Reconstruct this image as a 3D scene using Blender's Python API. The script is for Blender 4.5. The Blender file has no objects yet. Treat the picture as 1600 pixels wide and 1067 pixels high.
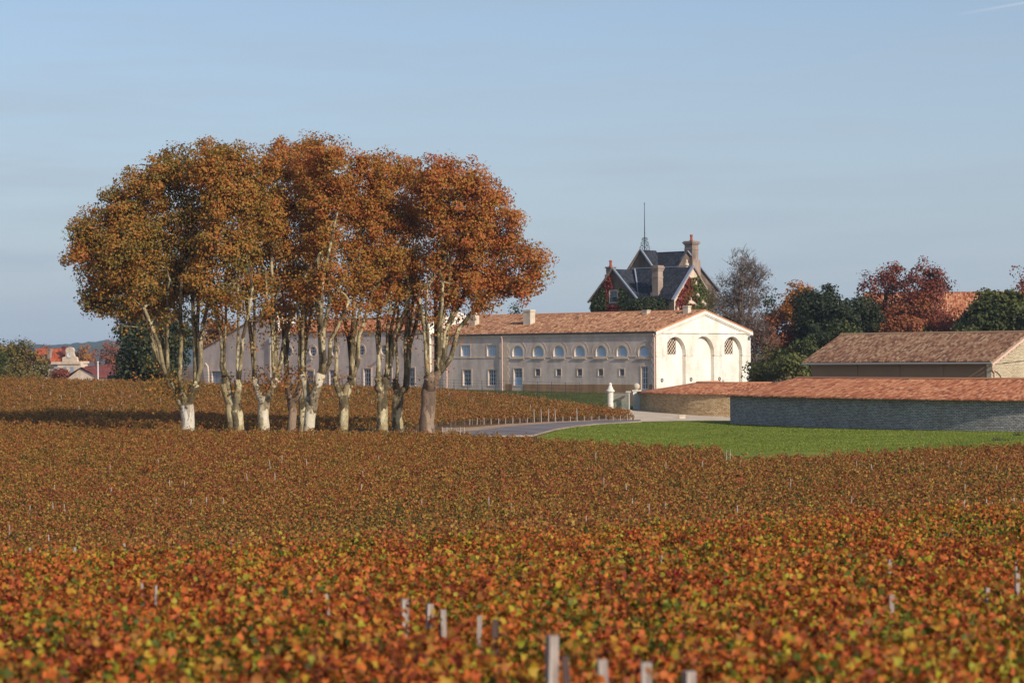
import bpy, bmesh, math, random
import numpy as np
from mathutils import Vector, Matrix, noise
from mathutils.geometry import delaunay_2d_cdt

random.seed(11)
rng = np.random.default_rng(11)
SC = bpy.context.scene
COL = SC.collection
R = math.radians

# ---------------------------------------------------------------- camera
F = 3600.0          # focal length in photo pixels (photo is 1600 wide)
HZ = 560.0          # row of the horizon at the middle of the photo
ROLL = 0.007        # slight roll of the camera
CZ = 8.0            # eye height above the datum
cam_d = bpy.data.cameras.new('camera')
cam_d.sensor_width = 36.0
cam_d.lens = 36.0 * F / 1600.0
cam_d.clip_start = 0.5
cam_d.clip_end = 30000
cam = bpy.data.objects.new('camera', cam_d)
COL.objects.link(cam)
cam.matrix_world = (Matrix.Translation((0, 0, CZ)) @ Matrix.Rotation(R(90) + math.atan((HZ - 533.5) / F), 4, 'X')
                    @ Matrix.Rotation(-ROLL, 4, 'Z'))
cam_d.dof.use_dof = True
cam_d.dof.focus_distance = 210
cam_d.dof.aperture_fstop = 2.5
SC.camera = cam

# ---------------------------------------------------------------- light
SUN_AZ = R(140.5)    # clockwise from +Y (the view direction)
SUN_EL = R(27.0)
world = bpy.data.worlds.new('World')
SC.world = world
world.use_nodes = True
wn, wl = world.node_tree.nodes, world.node_tree.links
wn.clear()
sky = wn.new('ShaderNodeTexSky')
sky.sky_type = 'NISHITA'
sky.sun_disc = False
sky.sun_elevation = SUN_EL
sky.sun_rotation = SUN_AZ
sky.altitude = 50
sky.air_density = 0.8
sky.dust_density = 1.0
sky.ozone_density = 1.8
# thin high cirrus, mixed into the sky by direction
tc = wn.new('ShaderNodeTexCoord')
mp = wn.new('ShaderNodeMapping'); mp.inputs['Scale'].default_value = (5.0, 5.0, 42.0)
mp.inputs['Rotation'].default_value = (0, R(8), 0)
ns = wn.new('ShaderNodeTexNoise'); ns.inputs['Scale'].default_value = 1.6
ns.inputs['Detail'].default_value = 7; ns.inputs['Roughness'].default_value = 0.6
cr = wn.new('ShaderNodeMapRange')
cr.inputs['From Min'].default_value = 0.42; cr.inputs['From Max'].default_value = 0.72
cr.inputs['To Min'].default_value = 0.0; cr.inputs['To Max'].default_value = 0.22
def wmath(op, a, b=None, clamp=False):
    m = wn.new('ShaderNodeMath'); m.operation = op; m.use_clamp = clamp
    for i, x in enumerate((a, b)):
        if x is None: continue
        if isinstance(x, (int, float)): m.inputs[i].default_value = x
        else: wl.new(x, m.inputs[i])
    return m.outputs[0]
def wdot(v, c):
    m = wn.new('ShaderNodeVectorMath'); m.operation = 'DOT_PRODUCT'; wl.new(v, m.inputs[0]); m.inputs[1].default_value = c; return m.outputs['Value']
sepw = wn.new('ShaderNodeSeparateXYZ'); wl.new(tc.outputs['Generated'], sepw.inputs[0])
lay = wmath('POWER', wmath('SUBTRACT', 1.0, wmath('MULTIPLY', wmath('ABSOLUTE', sepw.outputs[2]), 5.0), True), 1.0)      # hazy layer low on the horizon
# a faint broken vapour trail
cd1 = Vector(((1505 - 800) / F, 1.0, (HZ - 22 - 5) / F)); cd2 = Vector(((1640 - 800) / F, 1.0, (HZ + 2 - 5.9) / F))
cn = cd1.cross(cd2).normalized(); mid_ = (cd1 + (cd2 - cd1) * .9).normalized()
tr1 = wmath('SUBTRACT', 1.0, wmath('MULTIPLY', wmath('ABSOLUTE', wdot(tc.outputs['Generated'], tuple(cn))), 1300.0), True)
tr2 = wmath('SUBTRACT', 1.0, wmath('MULTIPLY', wmath('SUBTRACT', 1.0, wdot(tc.outputs['Generated'], tuple(mid_))), 1500.0), True)
trail = wmath('MULTIPLY', wmath('MULTIPLY', tr1, tr2), 0.30)
mixc = wn.new('ShaderNodeMixRGB'); mixc.blend_type = 'MIX'
mixc.inputs['Color2'].default_value = (3.3, 3.9, 4.6, 1)
bg = wn.new('ShaderNodeBackground'); bg.inputs['Strength'].default_value = 0.129
wo = wn.new('ShaderNodeOutputWorld')
wl.new(tc.outputs['Generated'], mp.inputs['Vector']); wl.new(mp.outputs['Vector'], ns.inputs['Vector'])
wl.new(ns.outputs['Fac'], cr.inputs[0])
fac = wmath('ADD', wmath('ADD', wmath('MULTIPLY', lay, 0.80), cr.outputs[0]), 0.12, True)
wl.new(fac, mixc.inputs['Fac'])
mixt = wn.new('ShaderNodeMixRGB'); mixt.inputs['Color2'].default_value = (6.0, 6.2, 6.8, 1)
wl.new(trail, mixt.inputs['Fac']); wl.new(mixc.outputs['Color'], mixt.inputs['Color1'])
wl.new(sky.outputs['Color'], mixc.inputs['Color1']); wl.new(mixt.outputs['Color'], bg.inputs['Color'])
wl.new(bg.outputs['Background'], wo.inputs['Surface'])

sun_d = bpy.data.lights.new('sun', 'SUN')
sun_d.energy = 4.2
sun_d.angle = R(0.53)
sun_d.color = (1.0, 0.915, 0.79)
sun = bpy.data.objects.new('sun', sun_d); COL.objects.link(sun)
sdir = Vector((math.sin(SUN_AZ) * math.cos(SUN_EL), math.cos(SUN_AZ) * math.cos(SUN_EL), math.sin(SUN_EL)))
sun.rotation_euler = sdir.to_track_quat('Z', 'Y').to_euler()
sun.location = (60, -60, 60)

SC.view_settings.view_transform = 'Standard'
SC.view_settings.look = 'None'
SC.view_settings.exposure = 0.0
SC.view_settings.gamma = 1.0
SC.render.engine = 'CYCLES'
SC.cycles.max_bounces = 6
SC.cycles.diffuse_bounces = 3
SC.cycles.transmission_bounces = 3
SC.cycles.volume_bounces = 0
SC.cycles.use_denoising = True

# ---------------------------------------------------------------- projection helpers (photo pixel + distance -> place)
def yz(x, y):            # row after taking the roll out
    return y + ROLL * (x - 800)
def P(x, y, d):
    return Vector(((x - 800) / F * d, d, CZ - (yz(x, y) - HZ) / F * d))

# ---------------------------------------------------------------- terrain
GU = [0, 720, 944, 990, 1152, 1600]
GY = [0, 15, 30, 47, 60, 82, 110, 140, 165, 185, 214, 240, 262, 300, 340, 600, 6000]
GT = [
 [-3.2]*6,
 [-3.1]*6,
 [-4.0, -3.9, -3.85, -3.85, -3.8, -3.7],
 [-5.0, -4.78, -4.72, -4.7, -4.6, -4.4],
 [-6.1, -5.35, -5.2, -5.15, -5.05, -4.8],
 [-7.5, -7.0, -6.8, -6.8, -6.6, -6.2],
 [-7.1, -6.9, -6.75, -6.75, -6.6, -6.3],
 [-6.35, -6.4, -6.4, -6.4, -6.3, -6.12],
 [-5.78, -5.85, -6.1, -6.15, -6.25, -5.9],
 [-5.9, -5.9, -6.05, -6.1, -6.2, -5.75],
 [-5.35, -5.8, -5.75, -5.9, -6.05, -5.5],
 [-4.05, -5.0, -5.3, -5.75, -6.15, -5.5],
 [-3.0, -4.3, -4.15, -5.5, -5.6, -5.4],
 [-3.1, -3.5, -3.5, -3.8, -4.5, -5.0],
 [-6.0, -4.0, -4.0, -4.0, -4.5, -5.0],
 [-7.0]*6,
 [-6.0]*6,
]
GTn = np.array(GT); GYn = np.array(GY, float); GUn = np.array(GU, float)
def G(X, Y):
    X = np.asarray(X, float); Y = np.asarray(Y, float)
    px = 800 + X / np.maximum(Y, 45.0) * F
    px = np.clip(px, 0, 1600)
    Yc = np.clip(Y, 0, 5999)
    i = np.clip(np.searchsorted(GYn, Yc, 'right') - 1, 0, len(GY) - 2)
    ty = (Yc - GYn[i]) / (GYn[i + 1] - GYn[i])
    j = np.clip(np.searchsorted(GUn, px, 'right') - 1, 0, len(GU) - 2)
    tx = (px - GUn[j]) / (GUn[j + 1] - GUn[j])
    a = GTn[i, j] * (1 - tx) + GTn[i, j + 1] * tx
    b = GTn[i + 1, j] * (1 - tx) + GTn[i + 1, j + 1] * tx
    z = a * (1 - ty) + b * ty
    return CZ + z - ROLL * np.clip(X, -0.2 * np.maximum(Y, 40) * 1.3, 0.2 * np.maximum(Y, 40) * 1.3) * (Y < 700)
def g1(x, y): return float(G(x, y))
def ground_hit(px, py, y0=100, y1=420):
    Y = np.arange(y0, y1, 0.25)
    X = (px - 800) / F * Y
    Z = CZ - (yz(px, py) - HZ) / F * Y
    below = Z <= G(X, Y)
    k = int(np.argmax(below)) if below.any() else len(Y) - 1
    return Vector((X[k], Y[k], float(G(X[k], Y[k]))))

# ---------------------------------------------------------------- objects
def tag(o, label=None, cat=None, group=None, kind=None):
    if label: o['label'] = label
    if cat: o['category'] = cat
    if group: o['group'] = group
    if kind: o['kind'] = kind
    return o
def thing(name, loc, label, cat, group=None):
    o = bpy.data.objects.new(name, None)
    o.empty_display_size = 0.5
    o.location = loc
    COL.objects.link(o)
    return tag(o, label, cat, group)
def wloc(o):
    v = Vector((0, 0, 0))
    while o is not None:
        v += Vector(o.location); o = o.parent
    return v
def parent_to(o, p):
    """o carries world coordinates in its mesh: shift them into the parent's frame"""
    if p is not None:
        off = wloc(p)
        me = o.data
        n = len(me.vertices)
        co = np.empty(n * 3, np.float32); me.vertices.foreach_get('co', co)
        co = co.reshape(-1, 3) - np.array(off, np.float32)
        me.vertices.foreach_set('co', co.ravel()); me.update()
        o.parent = p
    return o
def origin_to(o, loc):
    me = o.data; n = len(me.vertices)
    co = np.empty(n * 3, np.float32); me.vertices.foreach_get('co', co)
    co = co.reshape(-1, 3) - np.array(loc, np.float32)
    me.vertices.foreach_set('co', co.ravel()); me.update()
    o.location = loc
    return o

class MB:
    def __init__(s): s.v = []; s.f = []; s.uv = []; s.m = []
    def face(s, pts, uvs=None, m=0):
        b = len(s.v); s.v += [tuple(p) for p in pts]; s.f.append(tuple(range(b, b + len(pts))))
        s.uv.append(uvs if uvs else [(0, 0)] * len(pts)); s.m.append(m)
    def box(s, O, ex, ey, ez, x0, x1, y0, y1, z0, z1, m=0):
        def p(a, b, c): return O + ex * a + ey * b + ez * c
        q = [[(x0,y0,z0),(x0,y1,z0),(x1,y1,z0),(x1,y0,z0)], [(x0,y0,z1),(x1,y0,z1),(x1,y1,z1),(x0,y1,z1)],
             [(x0,y0,z0),(x1,y0,z0),(x1,y0,z1),(x0,y0,z1)], [(x1,y1,z0),(x0,y1,z0),(x0,y1,z1),(x1,y1,z1)],
             [(x0,y1,z0),(x0,y0,z0),(x0,y0,z1),(x0,y1,z1)], [(x1,y0,z0),(x1,y1,z0),(x1,y1,z1),(x1,y0,z1)]]
        for k, c in enumerate(q):
            uv = [(a if k not in (4, 5) else b, cc if k > 1 else b) for a, b, cc in c]
            s.face([p(*t) for t in c], uv, m)
    def tube(s, pts, rad, n=6, m=0, cap=True):
        pts = [Vector(p) for p in pts]; b = len(s.v); L = 0
        prev = None
        for i, p in enumerate(pts):
            d = (pts[min(i + 1, len(pts) - 1)] - pts[max(i - 1, 0)])
            if d.length < 1e-9: d = Vector((0, 0, 1))
            d.normalize()
            if prev is None:
                a = d.orthogonal().normalized()
            else:
                a = (prev - d * prev.dot(d)); a = a.normalized() if a.length > 1e-6 else d.orthogonal().normalized()
            prev = a; c = d.cross(a)
            for k in range(n):
                t = 2 * math.pi * k / n
                s.v.append(tuple(p + (a * math.cos(t) + c * math.sin(t)) * rad[i]))
        for i in range(len(pts) - 1):
            for k in range(n):
                k2 = (k + 1) % n
                s.f.append((b + i*n + k, b + i*n + k2, b + (i+1)*n + k2, b + (i+1)*n + k)); s.uv.append([(0,0)]*4); s.m.append(m)
        if cap and n > 3:
            s.f.append(tuple(b + (len(pts)-1)*n + k for k in range(n))); s.uv.append([(0,0)]*n); s.m.append(m)
            s.f.append(tuple(b + n - 1 - k for k in range(n))); s.uv.append([(0,0)]*n); s.m.append(m)
    def lathe(s, c, prof, n=16, m=0):
        c = Vector(c); b = len(s.v)
        for r, z in prof:
            for k in range(n):
                t = 2*math.pi*k/n; s.v.append((c.x + r*math.cos(t), c.y + r*math.sin(t), c.z + z))
        for i in range(len(prof)-1):
            for k in range(n):
                k2 = (k+1) % n
                s.f.append((b+i*n+k, b+i*n+k2, b+(i+1)*n+k2, b+(i+1)*n+k)); s.uv.append([(0,0)]*4); s.m.append(m)
        s.f.append(tuple(b+(len(prof)-1)*n+k for k in range(n))); s.uv.append([(0,0)]*n); s.m.append(m)
    def build(s, name, mats, parent=None, smooth=False):
        me = bpy.data.meshes.new(name)
        me.from_pydata(s.v, [], s.f)
        if not isinstance(mats, (list, tuple)): mats = [mats]
        for m in mats: me.materials.append(m)
        me.polygons.foreach_set('material_index', s.m)
        uvl = me.uv_layers.new(name='UVMap')
        flat = np.array([c for u in s.uv for p in u for c in p], np.float32)
        uvl.data.foreach_set('uv', flat)
        if smooth: me.polygons.foreach_set('use_smooth', [True] * len(me.polygons))
        me.update()
        o = bpy.data.objects.new(name, me); COL.objects.link(o)
        return parent_to(o, parent)

def mesh_np(name, V, Q, mats, parent=None, val=None, mi=None, uv=None, smooth=False):
    me = bpy.data.meshes.new(name)
    V = np.ascontiguousarray(V, np.float32); Q = np.ascontiguousarray(Q, np.int32)
    k = Q.shape[1]; n = len(Q)
    me.vertices.add(len(V)); me.vertices.foreach_set('co', V.ravel())
    me.loops.add(n * k); me.loops.foreach_set('vertex_index', Q.ravel())
    me.polygons.add(n)
    me.polygons.foreach_set('loop_start', np.arange(0, n * k, k, dtype=np.int32))
    if not isinstance(mats, (list, tuple)): mats = [mats]
    for m in mats: me.materials.append(m)
    if mi is not None: me.polygons.foreach_set('material_index', np.ascontiguousarray(mi, np.int32))
    if smooth: me.polygons.foreach_set('use_smooth', np.ones(n, bool))
    if uv is not None:
        l = me.uv_layers.new(name='UVMap'); l.data.foreach_set('uv', np.ascontiguousarray(uv[Q.ravel()], np.float32).ravel())
    me.update(calc_edges=True)
    if val is not None:
        a = me.attributes.new('v', 'FLOAT', 'FACE'); a.data.foreach_set('value', np.ascontiguousarray(val, np.float32))
    o = bpy.data.objects.new(name, me); COL.objects.link(o)
    return parent_to(o, parent)

# leaves as small bent faces spread through a volume
def leaf_arrays(Pn, Nn, S, V, lobed=False):
    n = len(Pn)
    Nn = Nn / (np.linalg.norm(Nn, axis=1, keepdims=True) + 1e-9)
    h = rng.normal(size=(n, 3)); t = h - Nn * (h * Nn).sum(1, keepdims=True)
    t /= np.linalg.norm(t, axis=1, keepdims=True) + 1e-9
    b = np.cross(Nn, t)
    S = S[:, None]
    if lobed:
        tmpl = [(-.5, 0, 0), (-.40, .32, .14), (.05, .50, .27), (.15, .22, .09), (.55, 0, -.12), (.15, -.22, .09), (.05, -.50, .27), (-.40, -.32, .14)]
        vs = np.stack([Pn + (t * a + b * c + Nn * e) * S for a, c, e in tmpl], 1)
        base = np.arange(n)[:, None] * 8
        Q = np.concatenate([base + np.array([0, 3, 2, 1]), base + np.array([0, 5, 4, 3]), base + np.array([0, 7, 6, 5])], 0)
        VV = np.concatenate([V, V, V])
        return vs.reshape(-1, 3), Q, VV
    tmpl = [(-.5, 0, 0), (-.02, .44, .10), (.5, 0, 0), (.02, -.44, .10)]
    vs = np.stack([Pn + (t * a + b * c + Nn * e) * S for a, c, e in tmpl], 1)
    Q = np.arange(n)[:, None] * 4 + np.array([0, 1, 2, 3])
    return vs.reshape(-1, 3), Q, V

# ---------------------------------------------------------------- materials
def lin(c):
    c = c / 255.0
    return c / 12.92 if c <= 0.04045 else ((c + 0.055) / 1.055) ** 2.4
def rgb(r, g, b): return (lin(r), lin(g), lin(b), 1)
class NT:
    def __init__(s, name):
        s.mat = bpy.data.materials.new(name); s.mat.use_nodes = True
        s.t = s.mat.node_tree; s.t.nodes.clear()
        s.out = s.n('ShaderNodeOutputMaterial')
        s.b = s.n('ShaderNodeBsdfPrincipled')
        s.l(s.b.outputs[0], s.out.inputs[0])
    def n(s, ty, **kw):
        nd = s.t.nodes.new(ty)
        for k, v in kw.items():
            if k in nd.inputs.keys(): nd.inputs[k].default_value = v
            else: setattr(nd, k, v)
        return nd
    def l(s, a, b): s.t.links.new(a, b)
    def obj(s): return s.n('ShaderNodeTexCoord').outputs['Object']
    def uv(s): return s.n('ShaderNodeTexCoord').outputs['UV']
    def noise(s, vec, scale, detail=4, rough=0.55, stretch=None):
        if stretch:
            m = s.n('ShaderNodeMapping'); m.inputs['Scale'].default_value = stretch; s.l(vec, m.inputs['Vector']); vec = m.outputs[0]
        n = s.n('ShaderNodeTexNoise', Scale=scale, Detail=detail, Roughness=rough); s.l(vec, n.inputs['Vector'])
        return n.outputs['Fac']
    def ramp(s, fac, stops, interp='LINEAR'):
        r = s.n('ShaderNodeValToRGB'); e = r.color_ramp; e.interpolation = interp
        while len(e.elements) < len(stops): e.elements.new(0.5)
        for el, (p, c) in zip(e.elements, stops): el.position = p; el.color = c
        s.l(fac, r.inputs['Fac']); return r.outputs['Color']
    def mix(s, f, a, b, mode='MIX'):
        m = s.n('ShaderNodeMixRGB', blend_type=mode)
        for i, x in ((0, f), (1, a), (2, b)):
            if isinstance(x, (int, float, tuple)): m.inputs[i].default_value = x
            else: s.l(x, m.inputs[i])
        return m.outputs[0]
    def math(s, op, a, b=None, clamp=False):
        m = s.n('ShaderNodeMath', operation=op); m.use_clamp = clamp
        for i, x in enumerate((a, b)):
            if x is None: continue
            if isinstance(x, (int, float)): m.inputs[i].default_value = x
            else: s.l(x, m.inputs[i])
        return m.outputs[0]
    def bump(s, h, dist=0.02, strength=0.6):
        b = s.n('ShaderNodeBump', Strength=strength, Distance=dist); s.l(h, b.inputs['Height']); s.l(b.outputs[0], s.b.inputs['Normal'])
    def fin(s, col=None, rough=0.8, spec=0.25, metal=0.0):
        if col is not None:
            if isinstance(col, tuple): s.b.inputs['Base Color'].default_value = col
            else: s.l(col, s.b.inputs['Base Color'])
        s.b.inputs['Roughness'].default_value = rough
        s.b.inputs['Specular IOR Level'].default_value = spec
        s.b.inputs['Metallic'].default_value = metal
        return s.mat

def leaf_mat(name, stops, patch=12.0, patch_amt=0.35, trans=0.25, offset=0.0):
    s = NT(name)
    at = s.n('ShaderNodeAttribute', attribute_name='v')
    nz = s.noise(s.obj(), 1.0 / patch, 3)
    f = s.math('ADD', at.outputs['Fac'], s.math('MULTIPLY', s.math('SUBTRACT', nz, 0.5), patch_amt * 2))
    if offset: f = s.math('ADD', f, offset)
    col = s.ramp(f, stops)
    s.fin(col, 0.6, 0.25)
    tr = s.n('ShaderNodeBsdfTranslucent'); s.l(col, tr.inputs[0])
    mx = s.n('ShaderNodeMixShader'); mx.inputs[0].default_value = trans
    s.l(s.b.outputs[0], mx.inputs[1]); s.l(tr.outputs[0], mx.inputs[2]); s.l(mx.outputs[0], s.out.inputs[0])
    return s.mat

def plain(name, c, rough=0.7, spec=0.3, var=0.12, scale=2.0, metal=0.0):
    s = NT(name)
    nz = s.noise(s.obj(), scale, 5)
    col = s.mix(nz, tuple(x * (1 - var) for x in c[:3]) + (1,), tuple(min(1, x * (1 + var)) for x in c[:3]) + (1,))
    return s.fin(col, rough, spec, metal)

# Limestone wall: faint ashlar courses, stains
def limestone(name, base, dark, course=0.38, length=0.8, joint=0.25, stain=0.5, warm=None):
    s = NT(name)
    uv = s.uv()
    br = s.n('ShaderNodeTexBrick', Scale=1.0); br.inputs['Brick Width'].default_value = length; br.inputs['Row Height'].default_value = course
    br.inputs['Mortar Size'].default_value = 0.012; br.inputs['Mortar Smooth'].default_value = 0.4
    br.inputs['Color1'].default_value = (0.86, 0.86, 0.86, 1); br.inputs['Color2'].default_value = (1, 1, 1, 1); br.inputs['Mortar'].default_value = (1 - joint,) * 3 + (1,)
    s.l(uv, br.inputs['Vector'])
    n1 = s.noise(s.obj(), 0.35, 6, 0.6); n2 = s.noise(s.obj(), 3.0, 5)
    n3 = s.noise(s.obj(), 0.9, 5, 0.6, stretch=(1, 1, 0.25))
    c = s.ramp(n1, [(0.35, dark), (0.62, base)])
    c = s.mix(stain, c, s.ramp(n3, [(0.35, tuple(x * 0.72 for x in dark[:3]) + (1,)), (0.6, base)]))
    c = s.mix(0.55, c, br.outputs['Color'], 'MULTIPLY')
    c = s.mix(0.25, c, s.ramp(n2, [(0.3, (0.7, 0.66, 0.6, 1)), (0.7, (1, 1, 1, 1))]), 'MULTIPLY')
    s.bump(n2, 0.02, 0.4)
    return s.fin(c, 0.85, 0.2)
def rubble(name, c1, c2, mortar, row=0.13, w=0.32):
    s = NT(name)
    uv = s.uv()
    nz = s.n('ShaderNodeTexNoise', Scale=1.3, Detail=3); s.l(uv, nz.inputs['Vector'])
    ad = s.n('ShaderNodeMixRGB', blend_type='ADD'); ad.inputs[0].default_value = 0.22
    s.l(uv, ad.inputs[1]); s.l(nz.outputs['Color'], ad.inputs[2])
    br = s.n('ShaderNodeTexBrick', Scale=1.0); br.inputs['Brick Width'].default_value = w; br.inputs['Row Height'].default_value = row
    br.inputs['Mortar Size'].default_value = 0.022; br.inputs['Mortar Smooth'].default_value = 0.5
    br.inputs['Color1'].default_value = c1; br.inputs['Color2'].default_value = c2; br.inputs['Mortar'].default_value = mortar
    br.inputs['Bias'].default_value = -0.1
    s.l(ad.outputs[0], br.inputs['Vector'])
    n1 = s.noise(s.obj(), 0.5, 5); n2 = s.noise(s.obj(), 6.0, 4)
    c = s.mix(0.5, br.outputs['Color'], s.ramp(n1, [(0.3, (0.62, 0.55, 0.48, 1)), (0.7, (1, 1, 1, 1))]), 'MULTIPLY')
    c = s.mix(0.35, c, s.ramp(n2, [(0.3, (0.55, 0.52, 0.48, 1)), (0.7, (1.0, 1, 1, 1))]), 'MULTIPLY')
    h = s.math('ADD', s.math('SUBTRACT', 1.0, br.outputs['Fac']), s.math('MULTIPLY', n2, 0.8))
    s.bump(h, 0.06, 0.9)
    return s.fin(c, 0.9, 0.15)
# canal tiles: UV = (tile column, tile row)
def tiles(name, stops, patch=None, moss=0.3):
    s = NT(name)
    sp = s.n('ShaderNodeSeparateXYZ'); s.l(s.uv(), sp.inputs[0])
    cx = s.math('FLOOR', sp.outputs[0]); cy = s.math('FLOOR', s.math('ADD', sp.outputs[1], s.math('MULTIPLY', cx, 0.37)))
    cb = s.n('ShaderNodeCombineXYZ'); s.l(cx, cb.inputs[0]); s.l(cy, cb.inputs[1])
    wnn = s.n('ShaderNodeTexWhiteNoise'); wnn.noise_dimensions = '2D'; s.l(cb.outputs[0], wnn.inputs['Vector'])
    n1 = s.noise(s.uv(), 0.12, 4, 0.6)
    f = s.math('ADD', s.math('MULTIPLY', wnn.outputs['Value'], 0.85), s.math('MULTIPLY', s.math('SUBTRACT', n1, 0.38), 0.5))
    c = s.ramp(f, stops)
    n2 = s.noise(s.uv(), 1.1, 6, 0.8)
    c = s.mix(moss, c, s.ramp(n2, [(0.42, (0.35, 0.33, 0.3, 1)), (0.62, (1, 1, 1, 1))]), 'MULTIPLY')
    fr = s.math('FRACT', s.math('ADD', sp.outputs[1], s.math('MULTIPLY', cx, 0.37)))
    s.bump(s.math('ADD', fr, s.math('MULTIPLY', n2, 0.5)), 0.03, 0.7)
    return s.fin(c, 0.85, 0.2)
M = {}
M['lime_lit'] = limestone('sunlit_limestone', rgb(248, 245, 236), rgb(234, 222, 202), 0.36, 0.75, 0.22, 0.35)  # whiter copy for sunlit faces; some of the sunlight is in the colour
M['lime_wall'] = limestone('weathered_shade_side_limestone', rgb(236, 214, 199), rgb(210, 188, 174), 0.34, 0.7, 0.10, 0.5)  # same limestone for faces turned from the sun, coloured darker and pinker
M['plinth'] = limestone('plinth_stone', rgb(190, 150, 112), rgb(150, 112, 84), 0.30, 0.6, 0.2, 0.5)
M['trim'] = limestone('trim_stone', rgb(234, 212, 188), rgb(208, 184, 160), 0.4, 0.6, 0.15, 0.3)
M['rubble_warm'] = rubble('honey_rubble_stone', rgb(240, 214, 168), rgb(206, 168, 122), rgb(140, 112, 86))
M['rubble_pale'] = rubble('pale_rubble_stone', rgb(240, 226, 196), rgb(216, 198, 164), rgb(170, 150, 124))
M['rubble_grey'] = rubble('grey_rubble_stone', rgb(212, 208, 202), rgb(164, 162, 162), rgb(98, 98, 102))
T1 = [(0.0, rgb(108, 74, 56)), (0.25, rgb(150, 100, 74)), (0.5, rgb(178, 122, 88)), (0.75, rgb(198, 148, 110)), (1.0, rgb(216, 178, 140))]
T2 = [(0.0, rgb(112, 66, 48)), (0.25, rgb(156, 90, 62)), (0.5, rgb(184, 112, 76)), (0.75, rgb(200, 136, 98)), (1.0, rgb(218, 168, 128))]
T3 = [(0.0, rgb(90, 66, 54)), (0.25, rgb(128, 88, 68)), (0.5, rgb(152, 110, 84)), (0.75, rgb(168, 132, 102)), (1.0, rgb(186, 158, 126))]
M['tile'] = tiles('old_canal_tiles', T1)
M['tile_red'] = tiles('red_canal_tiles', T2, moss=0.2)
M['tile_old'] = tiles('brown_canal_tiles', T3, moss=0.4)
M['slate'] = tiles('blue_slate', [(0.0, rgb(38, 40, 46)), (0.5, rgb(52, 54, 62)), (1.0, rgb(74, 76, 86))], moss=0.15)
M['orange_tile'] = tiles('bright_orange_tile', [(0.0, rgb(150, 68, 42)), (0.6, rgb(190, 90, 52)), (1.0, rgb(212, 124, 80))], moss=0.1)
M['dark_red_tile'] = tiles('dark_red_tile', [(0.0, rgb(96, 50, 44)), (0.6, rgb(120, 62, 54)), (1.0, rgb(150, 84, 70))], moss=0.1)
M['zinc'] = plain('zinc', rgb(134, 140, 154), 0.45, 0.5, 0.08, 1.0)
M['white'] = plain('white_paint', rgb(222, 222, 222), 0.5, 0.4, 0.05)
M['pipe'] = plain('pinkish_downpipe_paint', rgb(214, 178, 160), 0.5, 0.4, 0.06)
M['pipe_grey'] = plain('grey_gutter_paint', rgb(150, 146, 146), 0.5, 0.4, 0.06)
M['iron'] = plain('dark_iron', rgb(52, 54, 58), 0.6, 0.4, 0.1)
M['gate'] = plain('pale_gate_iron', rgb(168, 170, 160), 0.55, 0.4, 0.1)
M['sky_tint_panel'] = plain('frosted_sky_reflection_panel', rgb(178, 202, 222), 0.35, 0.5, 0.06, 3)  # sky reflection of the frosted panes is put into this pale blue
M['door_blue'] = plain('grey_blue_door_paint', rgb(150, 158, 170), 0.6, 0.3, 0.06)
M['dark_hole'] = plain('dark_interior', rgb(40, 36, 34), 0.9, 0.1)
M['brick_pot'] = plain('terracotta_pot', rgb(160, 78, 58), 0.8, 0.2, 0.15)
M['chim'] = limestone('chimney_stone', rgb(176, 156, 142), rgb(116, 98, 90), 0.25, 0.4, 0.45, 0.5)
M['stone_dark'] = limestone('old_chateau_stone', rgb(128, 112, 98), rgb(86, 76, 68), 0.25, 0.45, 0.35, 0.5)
M['chim_pale'] = limestone('pale_chimney_render', rgb(226, 212, 190), rgb(196, 178, 156), 0.4, 0.6, 0.1, 0.4)
M['render_brown'] = plain('brown_render', rgb(150, 122, 100), 0.9, 0.15, 0.12, 0.6)
M['green_panel'] = plain('green_tarpaulin', rgb(36, 84, 72), 0.6, 0.3, 0.1)
M['stake'] = plain('weathered_stake_wood', rgb(158, 142, 132), 0.85, 0.2, 0.2, 9)
M['stake_dark'] = plain('dark_stake_wood', rgb(96, 74, 70), 0.85, 0.2, 0.2, 9)
def wood(name, a, b):
    s = NT(name); n1 = s.noise(s.obj(), 30, 5, .7, stretch=(1, 1, .06)); n2 = s.noise(s.obj(), 4, 3)
    c = s.ramp(n1, [(.3, a), (.62, b)]); c = s.mix(.5, c, s.ramp(n2, [(.35, (.6, .55, .52, 1)), (.65, (1, 1, 1, 1))]), 'MULTIPLY'); s.bump(n1, .01, .6)
    return s.fin(c, .9, .15)
M['stake'] = wood('weathered_stake_wood', rgb(112, 96, 88), rgb(186, 172, 162)); M['stake_dark'] = wood('dark_stake_wood', rgb(60, 46, 44), rgb(104, 84, 80))
s = NT('window_glass'); M['glass'] = s.fin(rgb(62, 72, 88), 0.08, 0.8)
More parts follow.
